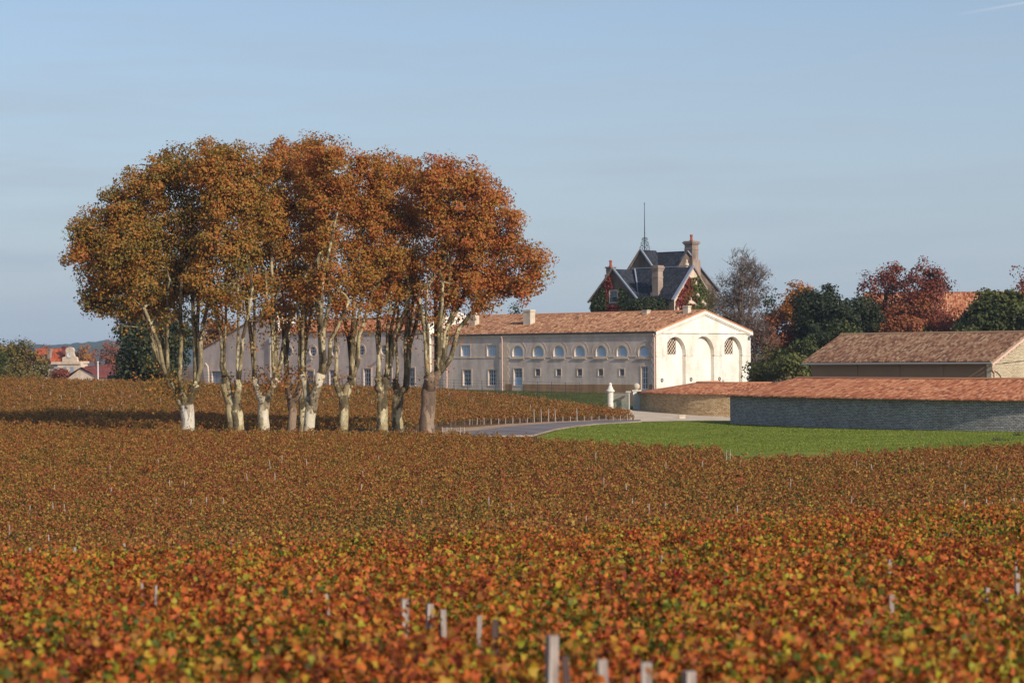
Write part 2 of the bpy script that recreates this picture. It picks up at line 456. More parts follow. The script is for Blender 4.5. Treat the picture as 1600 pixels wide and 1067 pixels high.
# plane-tree bark: patches of cream, olive and brown
def bark(name, stops, white=None):
    s = NT(name)
    n = s.n('ShaderNodeTexVoronoi', Scale=2.4); n.feature = 'F1'
    m = s.n('ShaderNodeMapping'); m.inputs['Scale'].default_value = (1, 1, 0.45); s.l(s.obj(), m.inputs['Vector'])
    w = s.n('ShaderNodeTexNoise', Scale=2.0, Detail=4); s.l(m.outputs[0], w.inputs['Vector'])
    a = s.n('ShaderNodeMixRGB', blend_type='ADD'); a.inputs[0].default_value = 0.8; s.l(m.outputs[0], a.inputs[1]); s.l(w.outputs['Color'], a.inputs[2])
    s.l(a.outputs[0], n.inputs['Vector'])
    sp = s.n('ShaderNodeSeparateXYZ'); s.l(n.outputs['Color'], sp.inputs[0])
    n2 = s.noise(s.obj(), 5.0, 6, 0.7)
    f = s.math('ADD', s.math('MULTIPLY', sp.outputs[0], 0.7), s.math('MULTIPLY', s.math('SUBTRACT', n2, 0.35), 0.8))
    c = s.ramp(f, stops)
    s.bump(n2, 0.05, 0.7)
    return s.fin(c, 0.85, 0.2)
M['bark'] = bark('plane_bark', [(0.0, rgb(58, 50, 38)), (0.38, rgb(104, 91, 67)), (0.63, rgb(152, 136, 102)), (0.88, rgb(198, 184, 148)), (1.0, rgb(222, 208, 176))])
M['bark_white'] = bark('white_plane_bark', [(0.0, rgb(104, 88, 74)), (0.3, rgb(160, 146, 128)), (0.6, rgb(196, 186, 170)), (1.0, rgb(224, 218, 206))])
M['bark_pale'] = bark('pale_plane_bark', [(0.0, rgb(84, 72, 56)), (0.28, rgb(138, 124, 100)), (0.55, rgb(186, 172, 144)), (1.0, rgb(220, 210, 188))])
M['bark_brown'] = bark('brown_plane_bark', [(0.0, rgb(74, 60, 50)), (0.45, rgb(120, 99, 82)), (1.0, rgb(166, 142, 120))])
M['bark_dark'] = bark('dark_bark', [(0.0, rgb(56, 46, 40)), (0.5, rgb(96, 82, 72)), (1.0, rgb(140, 124, 110))])
M['bark_bare'] = bark('bare_branch_bark', [(0.0, rgb(70, 58, 52)), (0.5, rgb(108, 92, 82)), (1.0, rgb(156, 140, 126))])
# foliage
M['plane_leaf'] = leaf_mat('plane_leaf', [(0.0, rgb(76, 78, 38)), (0.2, rgb(134, 116, 52)), (0.4, rgb(180, 136, 62)), (0.55, rgb(188, 122, 60)), (0.75, rgb(188, 108, 58)), (1.0, rgb(172, 84, 50))], 9, 0.2, 0.42)
M['vine_near'] = leaf_mat('vine_leaf_foreground', [(0.0, rgb(50, 60, 24)), (0.16, rgb(96, 104, 36)), (0.26, rgb(176, 164, 52)), (0.33, rgb(190, 136, 46)), (0.43, rgb(138, 92, 42)), (0.56, rgb(208, 112, 50)), (0.70, rgb(180, 84, 44)), (0.82, rgb(112, 60, 38)), (0.94, rgb(142, 56, 38)), (1.0, rgb(190, 46, 40))], 3.5, 0.24, 0.3)
M['vine_mid'] = leaf_mat('vine_leaf_middle', [(0.0, rgb(58, 60, 28)), (0.22, rgb(104, 94, 38)), (0.4, rgb(176, 138, 58)), (0.52, rgb(142, 94, 46)), (0.66, rgb(168, 94, 48)), (0.82, rgb(134, 70, 42)), (1.0, rgb(106, 54, 40))], 11, 0.26, 0.25)
M['vine_far'] = leaf_mat('vine_leaf_far', [(0.0, rgb(52, 58, 28)), (0.24, rgb(104, 94, 40)), (0.42, rgb(164, 122, 56)), (0.65, rgb(162, 98, 50)), (0.85, rgb(138, 78, 44)), (1.0, rgb(112, 60, 42))], 16, 0.22, 0.25)
def lm(k, a, b, c, patch=4): M[k] = leaf_mat(k, [(0.0, rgb(*a)), (0.5, rgb(*b)), (1.0, rgb(*c))], patch, 0.3, 0.2)
lm('leaf_orange', (92, 84, 34), (160, 104, 46), (186, 112, 52))
lm('leaf_dark', (36, 44, 28), (54, 62, 36), (80, 84, 46))
lm('leaf_green', (50, 58, 30), (82, 88, 42), (116, 112, 58))
lm('leaf_red', (92, 52, 40), (134, 68, 50), (158, 92, 58))
lm('leaf_rust', (98, 70, 40), (146, 82, 50), (160, 100, 60))
lm('leaf_olive', (70, 72, 34), (112, 98, 48), (140, 112, 62))
lm('leaf_yellowgreen', (44, 52, 26), (72, 78, 34), (120, 116, 52))
lm('leaf_bare', (90, 70, 54), (112, 82, 60), (128, 80, 60))
lm('ivy', (44, 60, 30), (84, 96, 44), (120, 116, 60))
lm('ivy_red', (92, 40, 34), (140, 52, 44), (160, 84, 58))
# ground covers
def soil(name, a, b, c=None, sc=0.5):
    s = NT(name)
    n1 = s.noise(s.obj(), sc, 6, 0.6); n2 = s.noise(s.obj(), 6, 5, 0.6)
    col = s.ramp(n1, [(0.35, a), (0.65, b)])
    col = s.mix(0.4, col, s.ramp(n2, [(0.3, (0.5, 0.5, 0.5, 1)), (0.7, (1.2, 1.2, 1.2, 1))]), 'MULTIPLY')
    s.bump(n2, 0.03, 0.5)
    return s.fin(col, 0.95, 0.1)
M['soil'] = soil('vineyard_soil', rgb(96, 70, 46), rgb(128, 98, 66))
M['lawn'] = soil('lawn_turf', rgb(100, 116, 40), rgb(126, 136, 50), sc=0.25)
M['asphalt'] = soil('asphalt', rgb(112, 104, 106), rgb(136, 126, 126), sc=0.3)
M['verge'] = soil('sandy_verge', rgb(160, 130, 100), rgb(188, 156, 126), sc=0.8)
M['kerb'] = soil('worn_kerb', rgb(150, 132, 116), rgb(172, 152, 134), sc=0.5)
M['gravel'] = soil('sandy_gravel', rgb(196, 174, 150), rgb(220, 200, 176), sc=0.5)
lm('grass_blade', (100, 114, 36), (128, 138, 48), (160, 160, 76), 8)

lm('bank_grass', (62, 72, 34), (84, 92, 44), (112, 108, 60), 6)
M['bank'] = soil('bank_turf', rgb(70, 78, 38), rgb(90, 94, 48), sc=0.4)
# ---------------------------------------------------------------- ground sheet
def grid_mesh(name, us, ys, mat, zoff=0.0):
    U, Y = np.meshgrid(us, ys); X = U * np.maximum(Y, 45.0)
    Z = G(X, Y) + zoff
    V = np.stack([X, Y, Z], -1).reshape(-1, 3)
    nu = len(us); idx = np.arange(len(V)).reshape(len(ys), nu)
    Q = np.stack([idx[:-1, :-1], idx[:-1, 1:], idx[1:, 1:], idx[1:, :-1]], -1).reshape(-1, 4)
    return mesh_np(name, V, Q, mat, smooth=True)
us = np.concatenate([np.linspace(-3, -0.26, 20), np.linspace(-0.25, 0.25, 120), np.linspace(0.26, 3, 20)])
ys = np.unique(np.concatenate([[-60, -30, -10], np.arange(0, 350, 2.0), [262, 214, 185, 165, 47, 15, 400, 500, 600, 900, 1500, 3000, 6000, 12000]]))
gr = grid_mesh('ground', us, ys, M['soil']); tag(gr, 'brown soil of the vineyards running out to the horizon', kind='structure')

def strip(name, A, B, mat, zoff, n=60, m=24, y0=150, y0b=None):
    """a sheet on the ground between two edges given as rows of photo points"""
    def curve(pts, yy):
        g = [ground_hit(x, y, yy) for x, y in pts]
        out = []
        for i in range(n + 1):
            t = i / n * (len(g) - 1); k = min(int(t), len(g) - 2); out.append(g[k].lerp(g[k + 1], t - k))
        return out
    a, b = curve(A, y0), curve(B, y0b or y0); V = []
    for i in range(n + 1):
        for j in range(m + 1):
            p = a[i].lerp(b[i], j / m); V.append((p.x, p.y, g1(p.x, p.y) + zoff))
    idx = np.arange((n + 1) * (m + 1)).reshape(n + 1, m + 1)
    Q = np.stack([idx[:-1, :-1], idx[:-1, 1:], idx[1:, 1:], idx[1:, :-1]], -1).reshape(-1, 4)
    o = mesh_np(name, np.array(V), Q, mat, smooth=True)
    o['kind'] = 'structure'
    return o
def sheet(name, us, ys, mat, zoff, label):
    o = grid_mesh(name, us, ys, mat, zoff); return tag(o, label, kind='structure')
# lawn on the right: wide sheet from the vine edge to the stone buildings
lawn = strip('lawn', [(838, 683), (880, 669.5), (930, 663.5), (985, 660), (1060, 658.5), (1140, 658), (1250, 655), (1400, 655), (1600, 655), (1900, 655)],
             [(838, 690), (880, 696), (930, 700), (985, 704), (1060, 708), (1140, 722), (1250, 722), (1400, 718), (1600, 716), (1900, 716)], M['lawn'], 0.06, y0b=118)
tag(lawn, 'bright green mown lawn in front of the stone buildings')
bank = strip('grass_bank', [(620, 611), (700, 617), (800, 624), (880, 634), (950, 645), (990, 648)],
             [(620, 594), (700, 598), (800, 600), (880, 603), (950, 606), (1010, 612)], M['bank'], 0.06, y0=205)
tag(bank, 'strip of green grass sloping below the long limestone building')
road = strip('road', [(742, 684), (770, 683.5), (830, 683), (870, 672), (930, 664.5), (1000, 660.5)],
             [(712, 677), (745, 674), (790, 668.5), (850, 663.6), (920, 659.8), (1000, 657.5)], M['asphalt'], 0.12)
tag(road, 'grey asphalt road curving past the lawn to the gateway')
verge = strip('verge', [(690, 680), (740, 676), (790, 669), (850, 664.0), (920, 660.2), (1000, 657.8)],
              [(690, 671), (740, 668.5), (790, 664.0), (850, 660.4), (920, 657.6), (1000, 655)], M['verge'], 0.09)
tag(verge, 'sandy verge between the asphalt road and the row of vine stakes')
ford = strip('forecourt', [(982, 660.5), (1020, 660), (1060, 659), (1100, 658.6), (1150, 658.6)],
             [(972, 640), (1020, 640), (1060, 644), (1100, 646), (1150, 648)], M['gravel'], 0.10)
tag(ford, 'pale sandy forecourt at the foot of the curved honey stone wall')
# kerb line by the lawn
kerb_pts = [ground_hit(x, y, 150) for x, y in [(760, 684), (830, 683.2), (868, 672.6), (900, 668), (930, 664.9), (1000, 660.7)]]
mb = MB()
for i in range(len(kerb_pts) - 1):
    a, b = kerb_pts[i], kerb_pts[i + 1]; d = (b - a); L = d.length; d.normalize(); e = d.cross(Vector((0, 0, 1))).normalized()
    mb.box(a + Vector((0, 0, 0.05)), d, e, Vector((0, 0, 1)), 0, L, -0.08, 0.08, 0, 0.12)
tag(mb.build('kerb', M['kerb']), 'pale stone kerb along the lawn edge of the road', kind='structure')

# ---------------------------------------------------------------- hills on the skyline
def ridge(name, px0, px1, dist, tops, mat, label, depth=700, base=-40):
    xs = np.linspace(px0, px1, 900)
    yt = np.interp(xs, [t[0] for t in tops], [t[1] for t in tops])
    V = []; rows = [(-depth, 0.0), (-depth * .5, 0.45), (-depth * .2, 0.85), (0, 1.0), (depth * .4, 0.8), (depth, 0.3)]
    for dy, k in rows:
        for i, x in enumerate(xs):
            d = dist + dy; X = (x - 800) / F * dist
            top = CZ - (yz(x, yt[i]) - HZ) / F * dist
            jig = 3.2 * noise.noise(Vector((X * .02, dy * .01, 3))) + 2.2 * noise.noise(Vector((X * .09, dy * .05, 9))) + 1.6 * noise.noise(Vector((X * .3, dy * .05, 1)))
            V.append((X, d, base + (top - base) * k + jig * (k > 0.4)))
    n = len(xs); idx = np.arange(len(V)).reshape(len(rows), n)
    Q = np.stack([idx[:-1, :-1], idx[:-1, 1:], idx[1:, 1:], idx[1:, :-1]], -1).reshape(-1, 4)
    o = mesh_np(name, np.array(V), Q, mat)
    return tag(o, label, kind='structure')
s = NT('distant_woodland'); M['hillwood'] = s.fin(s.ramp(s.noise(s.obj(), 0.03, 6, 0.7), [(0.35, rgb(40, 52, 44)), (0.65, rgb(62, 74, 56))]), 1.0, 0.0)
ridge('hills', -1800, 3400, 4200, [(-1800, 545), (-500, 538), (0, 541), (40, 540), (90, 538), (130, 535), (165, 531), (260, 534), (400, 540), (560, 550), (900, 552), (1500, 549), (3400, 546)], M['hillwood'],
      'far blue wooded ridge on the skyline behind the red roofs')

# ---------------------------------------------------------------- vines
def hsh(a, b): 
    v = np.sin(a * 127.1 + b * 311.7) * 43758.5453
    return v - np.floor(v)
def make_field(name, label, mat, region, ymin, ymax, ang, spacing, dens, size, lobed, hgt=1.0, width=0.30, umax=0.27, umin=-0.27, pad=3.0, vmean=0.5, hmin=0.2, plant=1.0, gapp=0.03):
    """leaves in hedge rows; region(px, Y, X) says where the block stands"""
    area = 0.5 * (umax - umin) * (ymax ** 2 - ymin ** 2) + 2 * pad * (ymax - ymin)
    n = int(area * dens)
    # distance is drawn so that the ground is covered evenly
    c = rng.random(n); Y = np.sqrt(ymin ** 2 + c * (ymax ** 2 - ymin ** 2))
    X = (umin * Y - pad) + rng.random(n) * ((umax - umin) * Y + 2 * pad)
    ca, sa = math.cos(ang), math.sin(ang)
    s_ = X * ca + Y * sa; q = -X * sa + Y * ca
    k = np.round(q / spacing)
    off = rng.normal(size=n) * width * 0.5
    off = np.clip(off, -width, width)
    bulge = 0.06 * np.sin(s_ * 1.7 + k * 2.1)
    q2 = k * spacing + off + bulge
    X = s_ * ca - q2 * sa; Y = s_ * sa + q2 * ca
    pl = np.floor(s_ / plant); ph = hsh(pl, k); pc = hsh(pl + 17.3, k * 1.7)
    px = 800 + X / Y * F
    hr_ = rng.random(n)
    fq = 1.0 if lobed else 0.55
    hollow = np.sin(X * 6.1 * fq + 1.9 * np.sin(Y * 4.3 * fq)) * np.sin(Y * 5.7 * fq + 1.7 * np.sin(X * 3.7 * fq) + hr_ * 4.0)
    ok = region(px, Y, X) & (ph > gapp) & (hollow > (-0.16 if lobed else -0.42))
    X, Y, k, s_, ph, pc, off, pl, hr_ = [a[ok] for a in (X, Y, k, s_, ph, pc, off, pl, hr_)]
    n = len(X)
    top = hgt * (0.82 + 0.26 * ph + 0.10 * np.sin(s_ * 6.3 + k)) * (1 - 0.9 * (off / width) ** 2 * 0.35)
    r = hr_ ** 0.6
    h = hmin + (top - hmin) * r
    shoot = rng.random(n) < 0.03
    h = np.where(shoot, top + rng.random(n) * 0.22, h)
    Z = G(X, Y) + h
    Nn = rng.normal(size=(n, 3)) * 0.9
    if lobed: Nn[:, 2] += 0.25; Nn[:, 1] -= 0.12
    else: Nn[:, 2] += 0.4; Nn[:, 1] -= 0.25
    S = size * (0.65 + 0.6 * rng.random(n)) 
    big = 0.5 * (np.sin(X * 0.13 + 1.7 * np.sin(Y * 0.05)) * np.cos(Y * 0.07 + X * 0.021))
    V = vmean + (pc - 0.5) * (0.40 if lobed else 0.30) + (rng.random(n) - 0.5) * (0.58 if lobed else 0.72) + big * (0.12 if lobed else 0.06)
    # sun-side leaves turn first: the inner low leaves stay greener
    V = V - 0.12 * (1 - r)
    if lobed: V = V - np.clip((30 - Y) / 20, 0, 1) * 0.11      # the nearest rows are greener and more golden
    Pn = np.stack([X, Y, Z], -1)
    vs, Q, vv = leaf_arrays(Pn, Nn, S, np.clip(V, 0, 1), lobed)
    mi = np.zeros(len(Q), np.int32)
    # woody stems, one per vine
    key = k * 100003 + pl
    _, first = np.unique(key, return_index=True)
    if len(first) > 16000: first = rng.choice(first, 16000, replace=False)
    bx, by = X[first], Y[first]; bz = G(bx, by)
    m = len(bx); w = 0.035
    tv = []
    for dx, dy in ((-w, -w), (w, -w), (w, w), (-w, w)):
        tv.append(np.stack([bx + dx, by + dy, bz - 0.05], -1))
    lean = rng.normal(size=(m, 2)) * 0.06
    for dx, dy in ((-w, -w), (w, -w), (w, w), (-w, w)):
        tv.append(np.stack([bx + dx * .6 + lean[:, 0], by + dy * .6 + lean[:, 1], bz + 0.55], -1))
    tv = np.stack(tv, 1).reshape(-1, 3)
    b = len(vs) + np.arange(m)[:, None] * 8
    tq = np.concatenate([b + np.array(a) for a in ([0, 1, 5, 4], [1, 2, 6, 5], [2, 3, 7, 6], [3, 0, 4, 7])])
    vs = np.concatenate([vs, tv]); Q = np.concatenate([Q, tq]); mi = np.concatenate([mi, np.ones(len(tq), np.int32)])
    vv = np.concatenate([vv, np.zeros(len(tq))])
    o = mesh_np(name, vs, Q, [mat, M['bark_dark']], val=vv, mi=mi)
    print(name, n, 'leaves')
    return tag(o, label, kind='stuff')

near_edge = lambda px: np.interp(px, [-200, 0, 800, 1600, 1800], [44, 46, 53, 60, 61])
mid_far = lambda px: np.interp(px, [-200, 0, 700, 830, 1125, 1132, 1400, 1600, 1800], [167, 166, 160, 154, 141, 131, 137, 141, 142])
farL = lambda px: np.interp(px, [-200, 300, 640, 730, 985], [177, 178, 184, 203, 214])
farR = lambda px: np.interp(px, [-200, 620, 700, 850, 985, 995], [264, 264, 262, 244, 219, 210])
QL = globals().get('QUALITY', 1.0)
make_field('vineyard', 'blurred orange, red and yellow vine rows filling the foreground', M['vine_near'],
           lambda px, Y, X: (Y > 9) & (Y < near_edge(px)), 9, 62, R(12), 1.15, 820, 0.071, True, hgt=1.02, width=0.42, pad=3, vmean=0.515, hmin=0.35)
make_field('vineyard', 'brown and olive vine block in the dip between the foreground rows and the trees', M['vine_mid'],
           lambda px, Y, X: (Y > 63) & (Y < mid_far(px)) & ~((px > 560) & (np.abs(Y - np.interp(px, [560, 1135], [116, 132.5])) < np.clip((px - 560) / 120, 0, 1.7))), 62, 170, R(-7), 1.15, 200, 0.104, False, hgt=0.98, width=0.50, pad=4, vmean=0.52, hmin=0.4)
make_field('vineyard', 'russet vine block rising behind the plane trees up to the buildings', M['vine_far'],
           lambda px, Y, X: (Y > farL(px)) & (Y < farR(px)) & (px < 992), 174, 266, R(5), 1.25, 110, 0.135, False, hgt=0.98, width=0.42, umax=0.056, umin=-0.27, pad=4, vmean=0.5, hmin=0.25)

# short turf blades over the lawn, for a real surface
def turf(name, label, poly, dens, y0, mat='grass_blade'):
    pts = [ground_hit(x, y, y0) for x, y in poly]
    xs = [p.x for p in pts]; ys_ = [p.y for p in pts]
    n = int((max(xs) - min(xs)) * (max(ys_) - min(ys_)) * dens)
    X = rng.uniform(min(xs), max(xs), n); Y = rng.uniform(min(ys_), max(ys_), n)
    ins = np.zeros(n, bool); j = len(pts) - 1
    for i in range(len(pts)):
        xi, yi, xj, yj = xs[i], ys_[i], xs[j], ys_[j]
        c = ((yi > Y) != (yj > Y)) & (X < (xj - xi) * (Y - yi) / (yj - yi + 1e-9) + xi); ins ^= c; j = i
    X, Y = X[ins], Y[ins]; n = len(X)
    pt = 0.5 + 0.5 * np.sin(X * .7 + np.sin(Y * .9) * 2) * np.cos(Y * .5)
    Z = G(X, Y) + 0.08
    N_ = rng.normal(size=(n, 3)) * 0.5; N_[:, 2] += 1.0
    vs, Q, vv = leaf_arrays(np.stack([X, Y, Z], -1), N_, 0.04 + 0.05 * rng.random(n), np.clip(rng.random(n) * .7 + pt * .3, 0, 1))
    return tag(mesh_np(name, vs, Q, M[mat], val=vv), label, kind='stuff')
turf('grass', 'short green grass of the lawn before the low stone buildings', [(842, 682), (880, 670.5), (930, 664.5), (985, 661), (1060, 659.5), (1140, 659), (1300, 660), (1600, 662), (1700, 662), (1700, 702), (1600, 702), (1140, 708), (985, 700), (880, 692)], 80, 150)
turf('grass', 'rough grass on the bank below the long limestone building', [(640, 609), (700, 614), (800, 622), (880, 632), (950, 644), (1000, 620), (950, 608), (880, 604), (800, 601), (700, 599), (640, 596)], 40, 205, 'bank_grass')
UP = Vector((0, 0, 1))
class Wall:
    """vertical plane through O along e; s runs along e, z is height, off runs outward"""
    def __init__(s, O, e, out):
        s.O = Vector((O[0], O[1], 0)); s.e = Vector((e[0], e[1], 0)).normalized(); s.n = Vector((out[0], out[1], 0)).normalized()
    def hit(s, px, py):
        k = (px - 800) / F
        t = (k * s.O.y - s.O.x) / (s.e.x - k * s.e.y)
        Y = s.O.y + t * s.e.y
        return t, CZ - (yz(px, py) - HZ) / F * Y
    def pt(s, a, z, off=0.0): return s.O + s.e * a + UP * z + s.n * off
    def shifted(s, off): return Wall(s.O + s.n * off, s.e, s.n)
    def box(s, mb, s0, s1, z0, z1, o0, o1, m=0):
        mb.box(s.O, s.e, s.n, UP, s0, s1, o0, o1, z0, z1, m)

def in_poly(x, y, p):
    c = False; j = len(p) - 1
    for i in range(len(p)):
        if (p[i][1] > y) != (p[j][1] > y) and x < (p[j][0]-p[i][0])*(y-p[i][1])/(p[j][1]-p[i][1]+1e-12)+p[i][0]: c = not c
        j = i
    return c
def wall_face(mb, W, outer, holes=(), depth=0.25, off=0.0, m=0, rm=0):
    vs, ed = [], []
    for loop in [outer] + list(holes):
        b = len(vs); vs += [Vector(p) for p in loop]; k = len(loop)
        ed += [(b + i, b + (i + 1) % k) for i in range(k)]
    v2, e2, f2, *_ = delaunay_2d_cdt(vs, ed, [], 0, 1e-5)
    for f in f2:
        cx = sum(v2[i].x for i in f) / len(f); cy = sum(v2[i].y for i in f) / len(f)
        if not in_poly(cx, cy, outer) or any(in_poly(cx, cy, h) for h in holes): continue
        mb.face([W.pt(v2[i].x, v2[i].y, off) for i in f], [(v2[i].x, v2[i].y) for i in f], m)
    for h in holes:
        k = len(h)
        for i in range(k):
            a, b = h[i], h[(i + 1) % k]
            mb.face([W.pt(a[0], a[1], off), W.pt(b[0], b[1], off), W.pt(b[0], b[1], off - depth), W.pt(a[0], a[1], off - depth)], [(a[0], a[1]), (b[0], b[1]), (b[0] + .3, b[1]), (a[0] + .3, a[1])], rm)
def rect(s0, s1, z0, z1): return [(s0, z0), (s1, z0), (s1, z1), (s0, z1)]
def arch(sc, hw, z0, zs, n=14, r=None):
    r = r or hw
    return [(sc - hw, z0), (sc + hw, z0)] + [(sc + hw * math.cos(math.pi * i / n), zs + r * math.sin(math.pi * i / n)) for i in range(n + 1)]
def circ(sc, zc, r, n=20): return [(sc + r * math.cos(2*math.pi*i/n), zc + r * math.sin(2*math.pi*i/n)) for i in range(n)]
def band(mb, W, poly, w, o0, o1, m=0, closed=True):
    """a moulding of width w following poly (outwards), standing proud"""
    k = len(poly); cx = sum(p[0] for p in poly) / k; cz = sum(p[1] for p in poly) / k
    nrm = []
    for i in range(k):
        a, b = poly[(i - 1) % k if closed else max(i-1,0)], poly[(i + 1) % k if closed else min(i+1,k-1)]
        d = Vector((b[0] - a[0], b[1] - a[1])).normalized(); n = Vector((d.y, -d.x))
        if n.dot(Vector((poly[i][0] - cx, poly[i][1] - cz))) < 0: n = -n
        nrm.append(n)
    out = [(poly[i][0] + nrm[i].x * w, poly[i][1] + nrm[i].y * w) for i in range(k)]
    for i in range(k if closed else k - 1):
        j = (i + 1) % k; a, b, c, d = poly[i], poly[j], out[j], out[i]
        mb.face([W.pt(*q, o1) for q in (a, b, c, d)], [a, b, c, d], m)
        mb.face([W.pt(*d, o1), W.pt(*c, o1), W.pt(*c, o0), W.pt(*d, o0)], [d, c, c, d], m)
        mb.face([W.pt(*b, o1), W.pt(*a, o1), W.pt(*a, o0), W.pt(*b, o0)], [b, a, a, b], m)

def roof_patch(mb_list, fpt, S, T, pitch=0.24, row=0.42, amp=0.055, ns_per=4, nt=3, umul=1.0):
    """a tiled slope: fpt(a, b) with a, b in 0..1 gives the plane; canal-tile ridges run up the slope"""
    ns = max(2, int(S / pitch * ns_per)); a = np.linspace(0, 1, ns + 1); b = np.linspace(0, 1, nt + 1)
    V = np.array([[fpt(x, y) for y in b] for x in a], float)          # ns+1, nt+1, 3
    da = np.gradient(V, axis=0); db = np.gradient(V, axis=1)
    nn = np.cross(da, db); nn /= np.linalg.norm(nn, axis=2, keepdims=True) + 1e-9
    nn *= np.sign(nn[..., 2:3])
    cr = np.abs(np.sin(math.pi * a * S / pitch))[:, None, None]
    V = V + nn * (cr * amp + 0.05)
    wob = np.array([[noise.noise(Vector((x * S * .35, y * 2, 5.0))) for y in b] for x in a])[..., None] * 0.04
    V = V + nn * wob
    uv = np.stack(np.broadcast_arrays(a[:, None] * S / pitch + 0.5, b[None, :] * T / row), -1).reshape(-1, 2)
    idx = np.arange((ns + 1) * (nt + 1)).reshape(ns + 1, nt + 1)
    Q = np.stack([idx[:-1, :-1], idx[1:, :-1], idx[1:, 1:], idx[:-1, 1:]], -1).reshape(-1, 4)
    # a closed eave edge: the tile ends turn down
    e = V[:, 0] - np.array([0, 0, 0.09]); nb = len(V.reshape(-1, 3))
    ei = np.arange(ns + 1) + nb
    Q2 = np.stack([idx[:-1, 0], ei[:-1], ei[1:], idx[1:, 0]], -1)
    uv2 = np.stack([a * S / pitch + 0.5, np.full(ns + 1, -0.3)], -1)
    mb_list.append((np.concatenate([V.reshape(-1, 3), e]), np.concatenate([Q, Q2]), np.concatenate([uv, uv2])))
def roof_obj(name, patches, mat, parent):
    Vs, Qs, Us, b = [], [], [], 0
    for V, Q, U in patches: Vs.append(V); Qs.append(Q + b); Us.append(U); b += len(V)
    return mesh_np(name, np.concatenate(Vs), np.concatenate(Qs), mat, parent, uv=np.concatenate(Us))
def quadf(A, B, C, D):      # A,B along the eave, D,C along the ridge
    A, B, C, D = [np.array(v, float) for v in (A, B, C, D)]
    return lambda a, b: (A * (1 - a) + B * a) * (1 - b) + (D * (1 - a) + C * a) * b

def window(parent, W, s0, s1, z0, z1, depth=0.2, nx=2, nz=3, fr=0.07, mull=0.035, glass='glass', frame='white', shape=None, name='window', sub='pane', label=None):
    mb = MB(); o0, o1 = -depth - 0.03, -depth + 0.03
    if shape is None:
        W.box(mb, s0, s0 + fr, z0, z1, o0, o1); W.box(mb, s1 - fr, s1, z0, z1, o0, o1)
        W.box(mb, s0 + fr, s1 - fr, z0, z0 + fr, o0, o1); W.box(mb, s0 + fr, s1 - fr, z1 - fr, z1, o0, o1)
    else:
        band(mb, W, shape, -fr, o0, o1)
    for i in range(1, nx):
        x = s0 + (s1 - s0) * i / nx; w = mull * (2.0 if nx % 2 == 0 and i == nx // 2 else 1.0)
        W.box(mb, x - w / 2, x + w / 2, z0 + fr, z1 - fr, o0 + .012, o1 - .012)
    for i in range(1, nz):
        z = z0 + (z1 - z0) * i / nz
        W.box(mb, s0 + fr, s1 - fr, z - mull / 2, z + mull / 2, o0 + .018, o1 - .018)
    f = mb.build(name, M[frame], parent)
    if label: f['label'] = label
    mb = MB()
    wall_face(mb, W, shape or rect(s0, s1, z0, z1), off=-depth - 0.015)
    mb.build(sub, M[glass], f)
    return f
def pipe(parent, pts, r, mat, name='downpipe'):
    mb = MB(); mb.tube(pts, [r] * len(pts), 8); return mb.build(name, M[mat], parent)
def chimney_box(parent, O, ea, eb, a0, a1, b0, b1, z0, z1, mat, cap=0.12, name='chimney', pots=0):
    mb = MB(); Oz = Vector((O.x, O.y, 0))
    mb.box(Oz, ea, eb, UP, a0, a1, b0, b1, z0, z1)
    if cap:
        h = (z1 - z0) * 0.07
        mb.box(Oz, ea, eb, UP, a0 - cap, a1 + cap, b0 - cap, b1 + cap, z1 + 0.002, z1 + h)
        mb.box(Oz, ea, eb, UP, a0 - cap * .5, a1 + cap * .5, b0 - cap * .5, b1 + cap * .5, z1 + h + .002, z1 + h * 1.7)
    c = mb.build(name, M[mat], parent)
    return c

# ================================================================ the long limestone winery
ca, sa_ = math.cos(R(42)), math.sin(R(42))
EF = Vector((-ca, sa_, 0))       # along the long front, running away to the left
EG = Vector((sa_, ca, 0))        # along the gable, running away to the right
NF = -EG                         # outward from the long front
NG = -EF                         # outward from the gable
C0 = P(1025, 518, 262); C0 = Vector((C0.x, C0.y, 0))
FW = Wall(C0, EF, NF); GW = Wall(C0, EG, NG)
zE = FW.hit(1025, 517.5)[1]                     # eave height
Wd, _ = GW.hit(1172.5, 519)                     # gable width
zA = GW.hit(1100, 484.5)[1] - 0.1               # apex
zB = CZ - 7.0                                   # walls go down into the ground
LA, _ = FW.hit(700, 524)                        # the taller block meets the long block here
win = thing('winery_building', P(1025, 612, 262), 'long pale limestone winery with canal tile roof, arched windows and a sunlit arcaded gable', 'building')

# gable wall
zsp = GW.hit(1098, 552.3)[1]
archs = []
for xa, xb in ((1038.5, 1071), (1082.5, 1115.3), (1128, 1159.3)):
    s0 = GW.hit(xa, 560)[0]; s1 = GW.hit(xb, 560)[0]; archs.append(((s0 + s1) / 2, (s1 - s0) / 2))
mb = MB()
holes = [arch(c, h, zB + 1.5, zsp) for c, h in archs]
wall_face(mb, GW, [(0, zB), (Wd, zB), (Wd, zE), (Wd / 2, zA), (0, zE)], holes, depth=0.5)
for c, h in archs: wall_face(mb, GW, arch(c, h, zB + 1.5, zsp), [rect(c - h * .42, c + h * .42, zsp - .1, zsp + h * .93)] if c != archs[1][0] else [], off=-0.5, depth=.2)
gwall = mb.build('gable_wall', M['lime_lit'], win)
mb = MB()
for c, h in archs:
    semi = [(c + h * math.cos(math.pi * i / 18), zsp + h * math.sin(math.pi * i / 18)) for i in range(19)]
    semi = [(c + h, zsp - .15)] + semi + [(c - h, zsp - .15)]
    band(mb, GW, semi, 0.42, 0, 0.05, closed=False)
    GW.box(mb, c - h - .1, c - h, zsp - .32, zsp - .16, -0.3, 0.08); GW.box(mb, c + h, c + h + .1, zsp - .32, zsp - .16, -0.3, 0.08)
zs2 = GW.hit(1100, 555.5)[1]
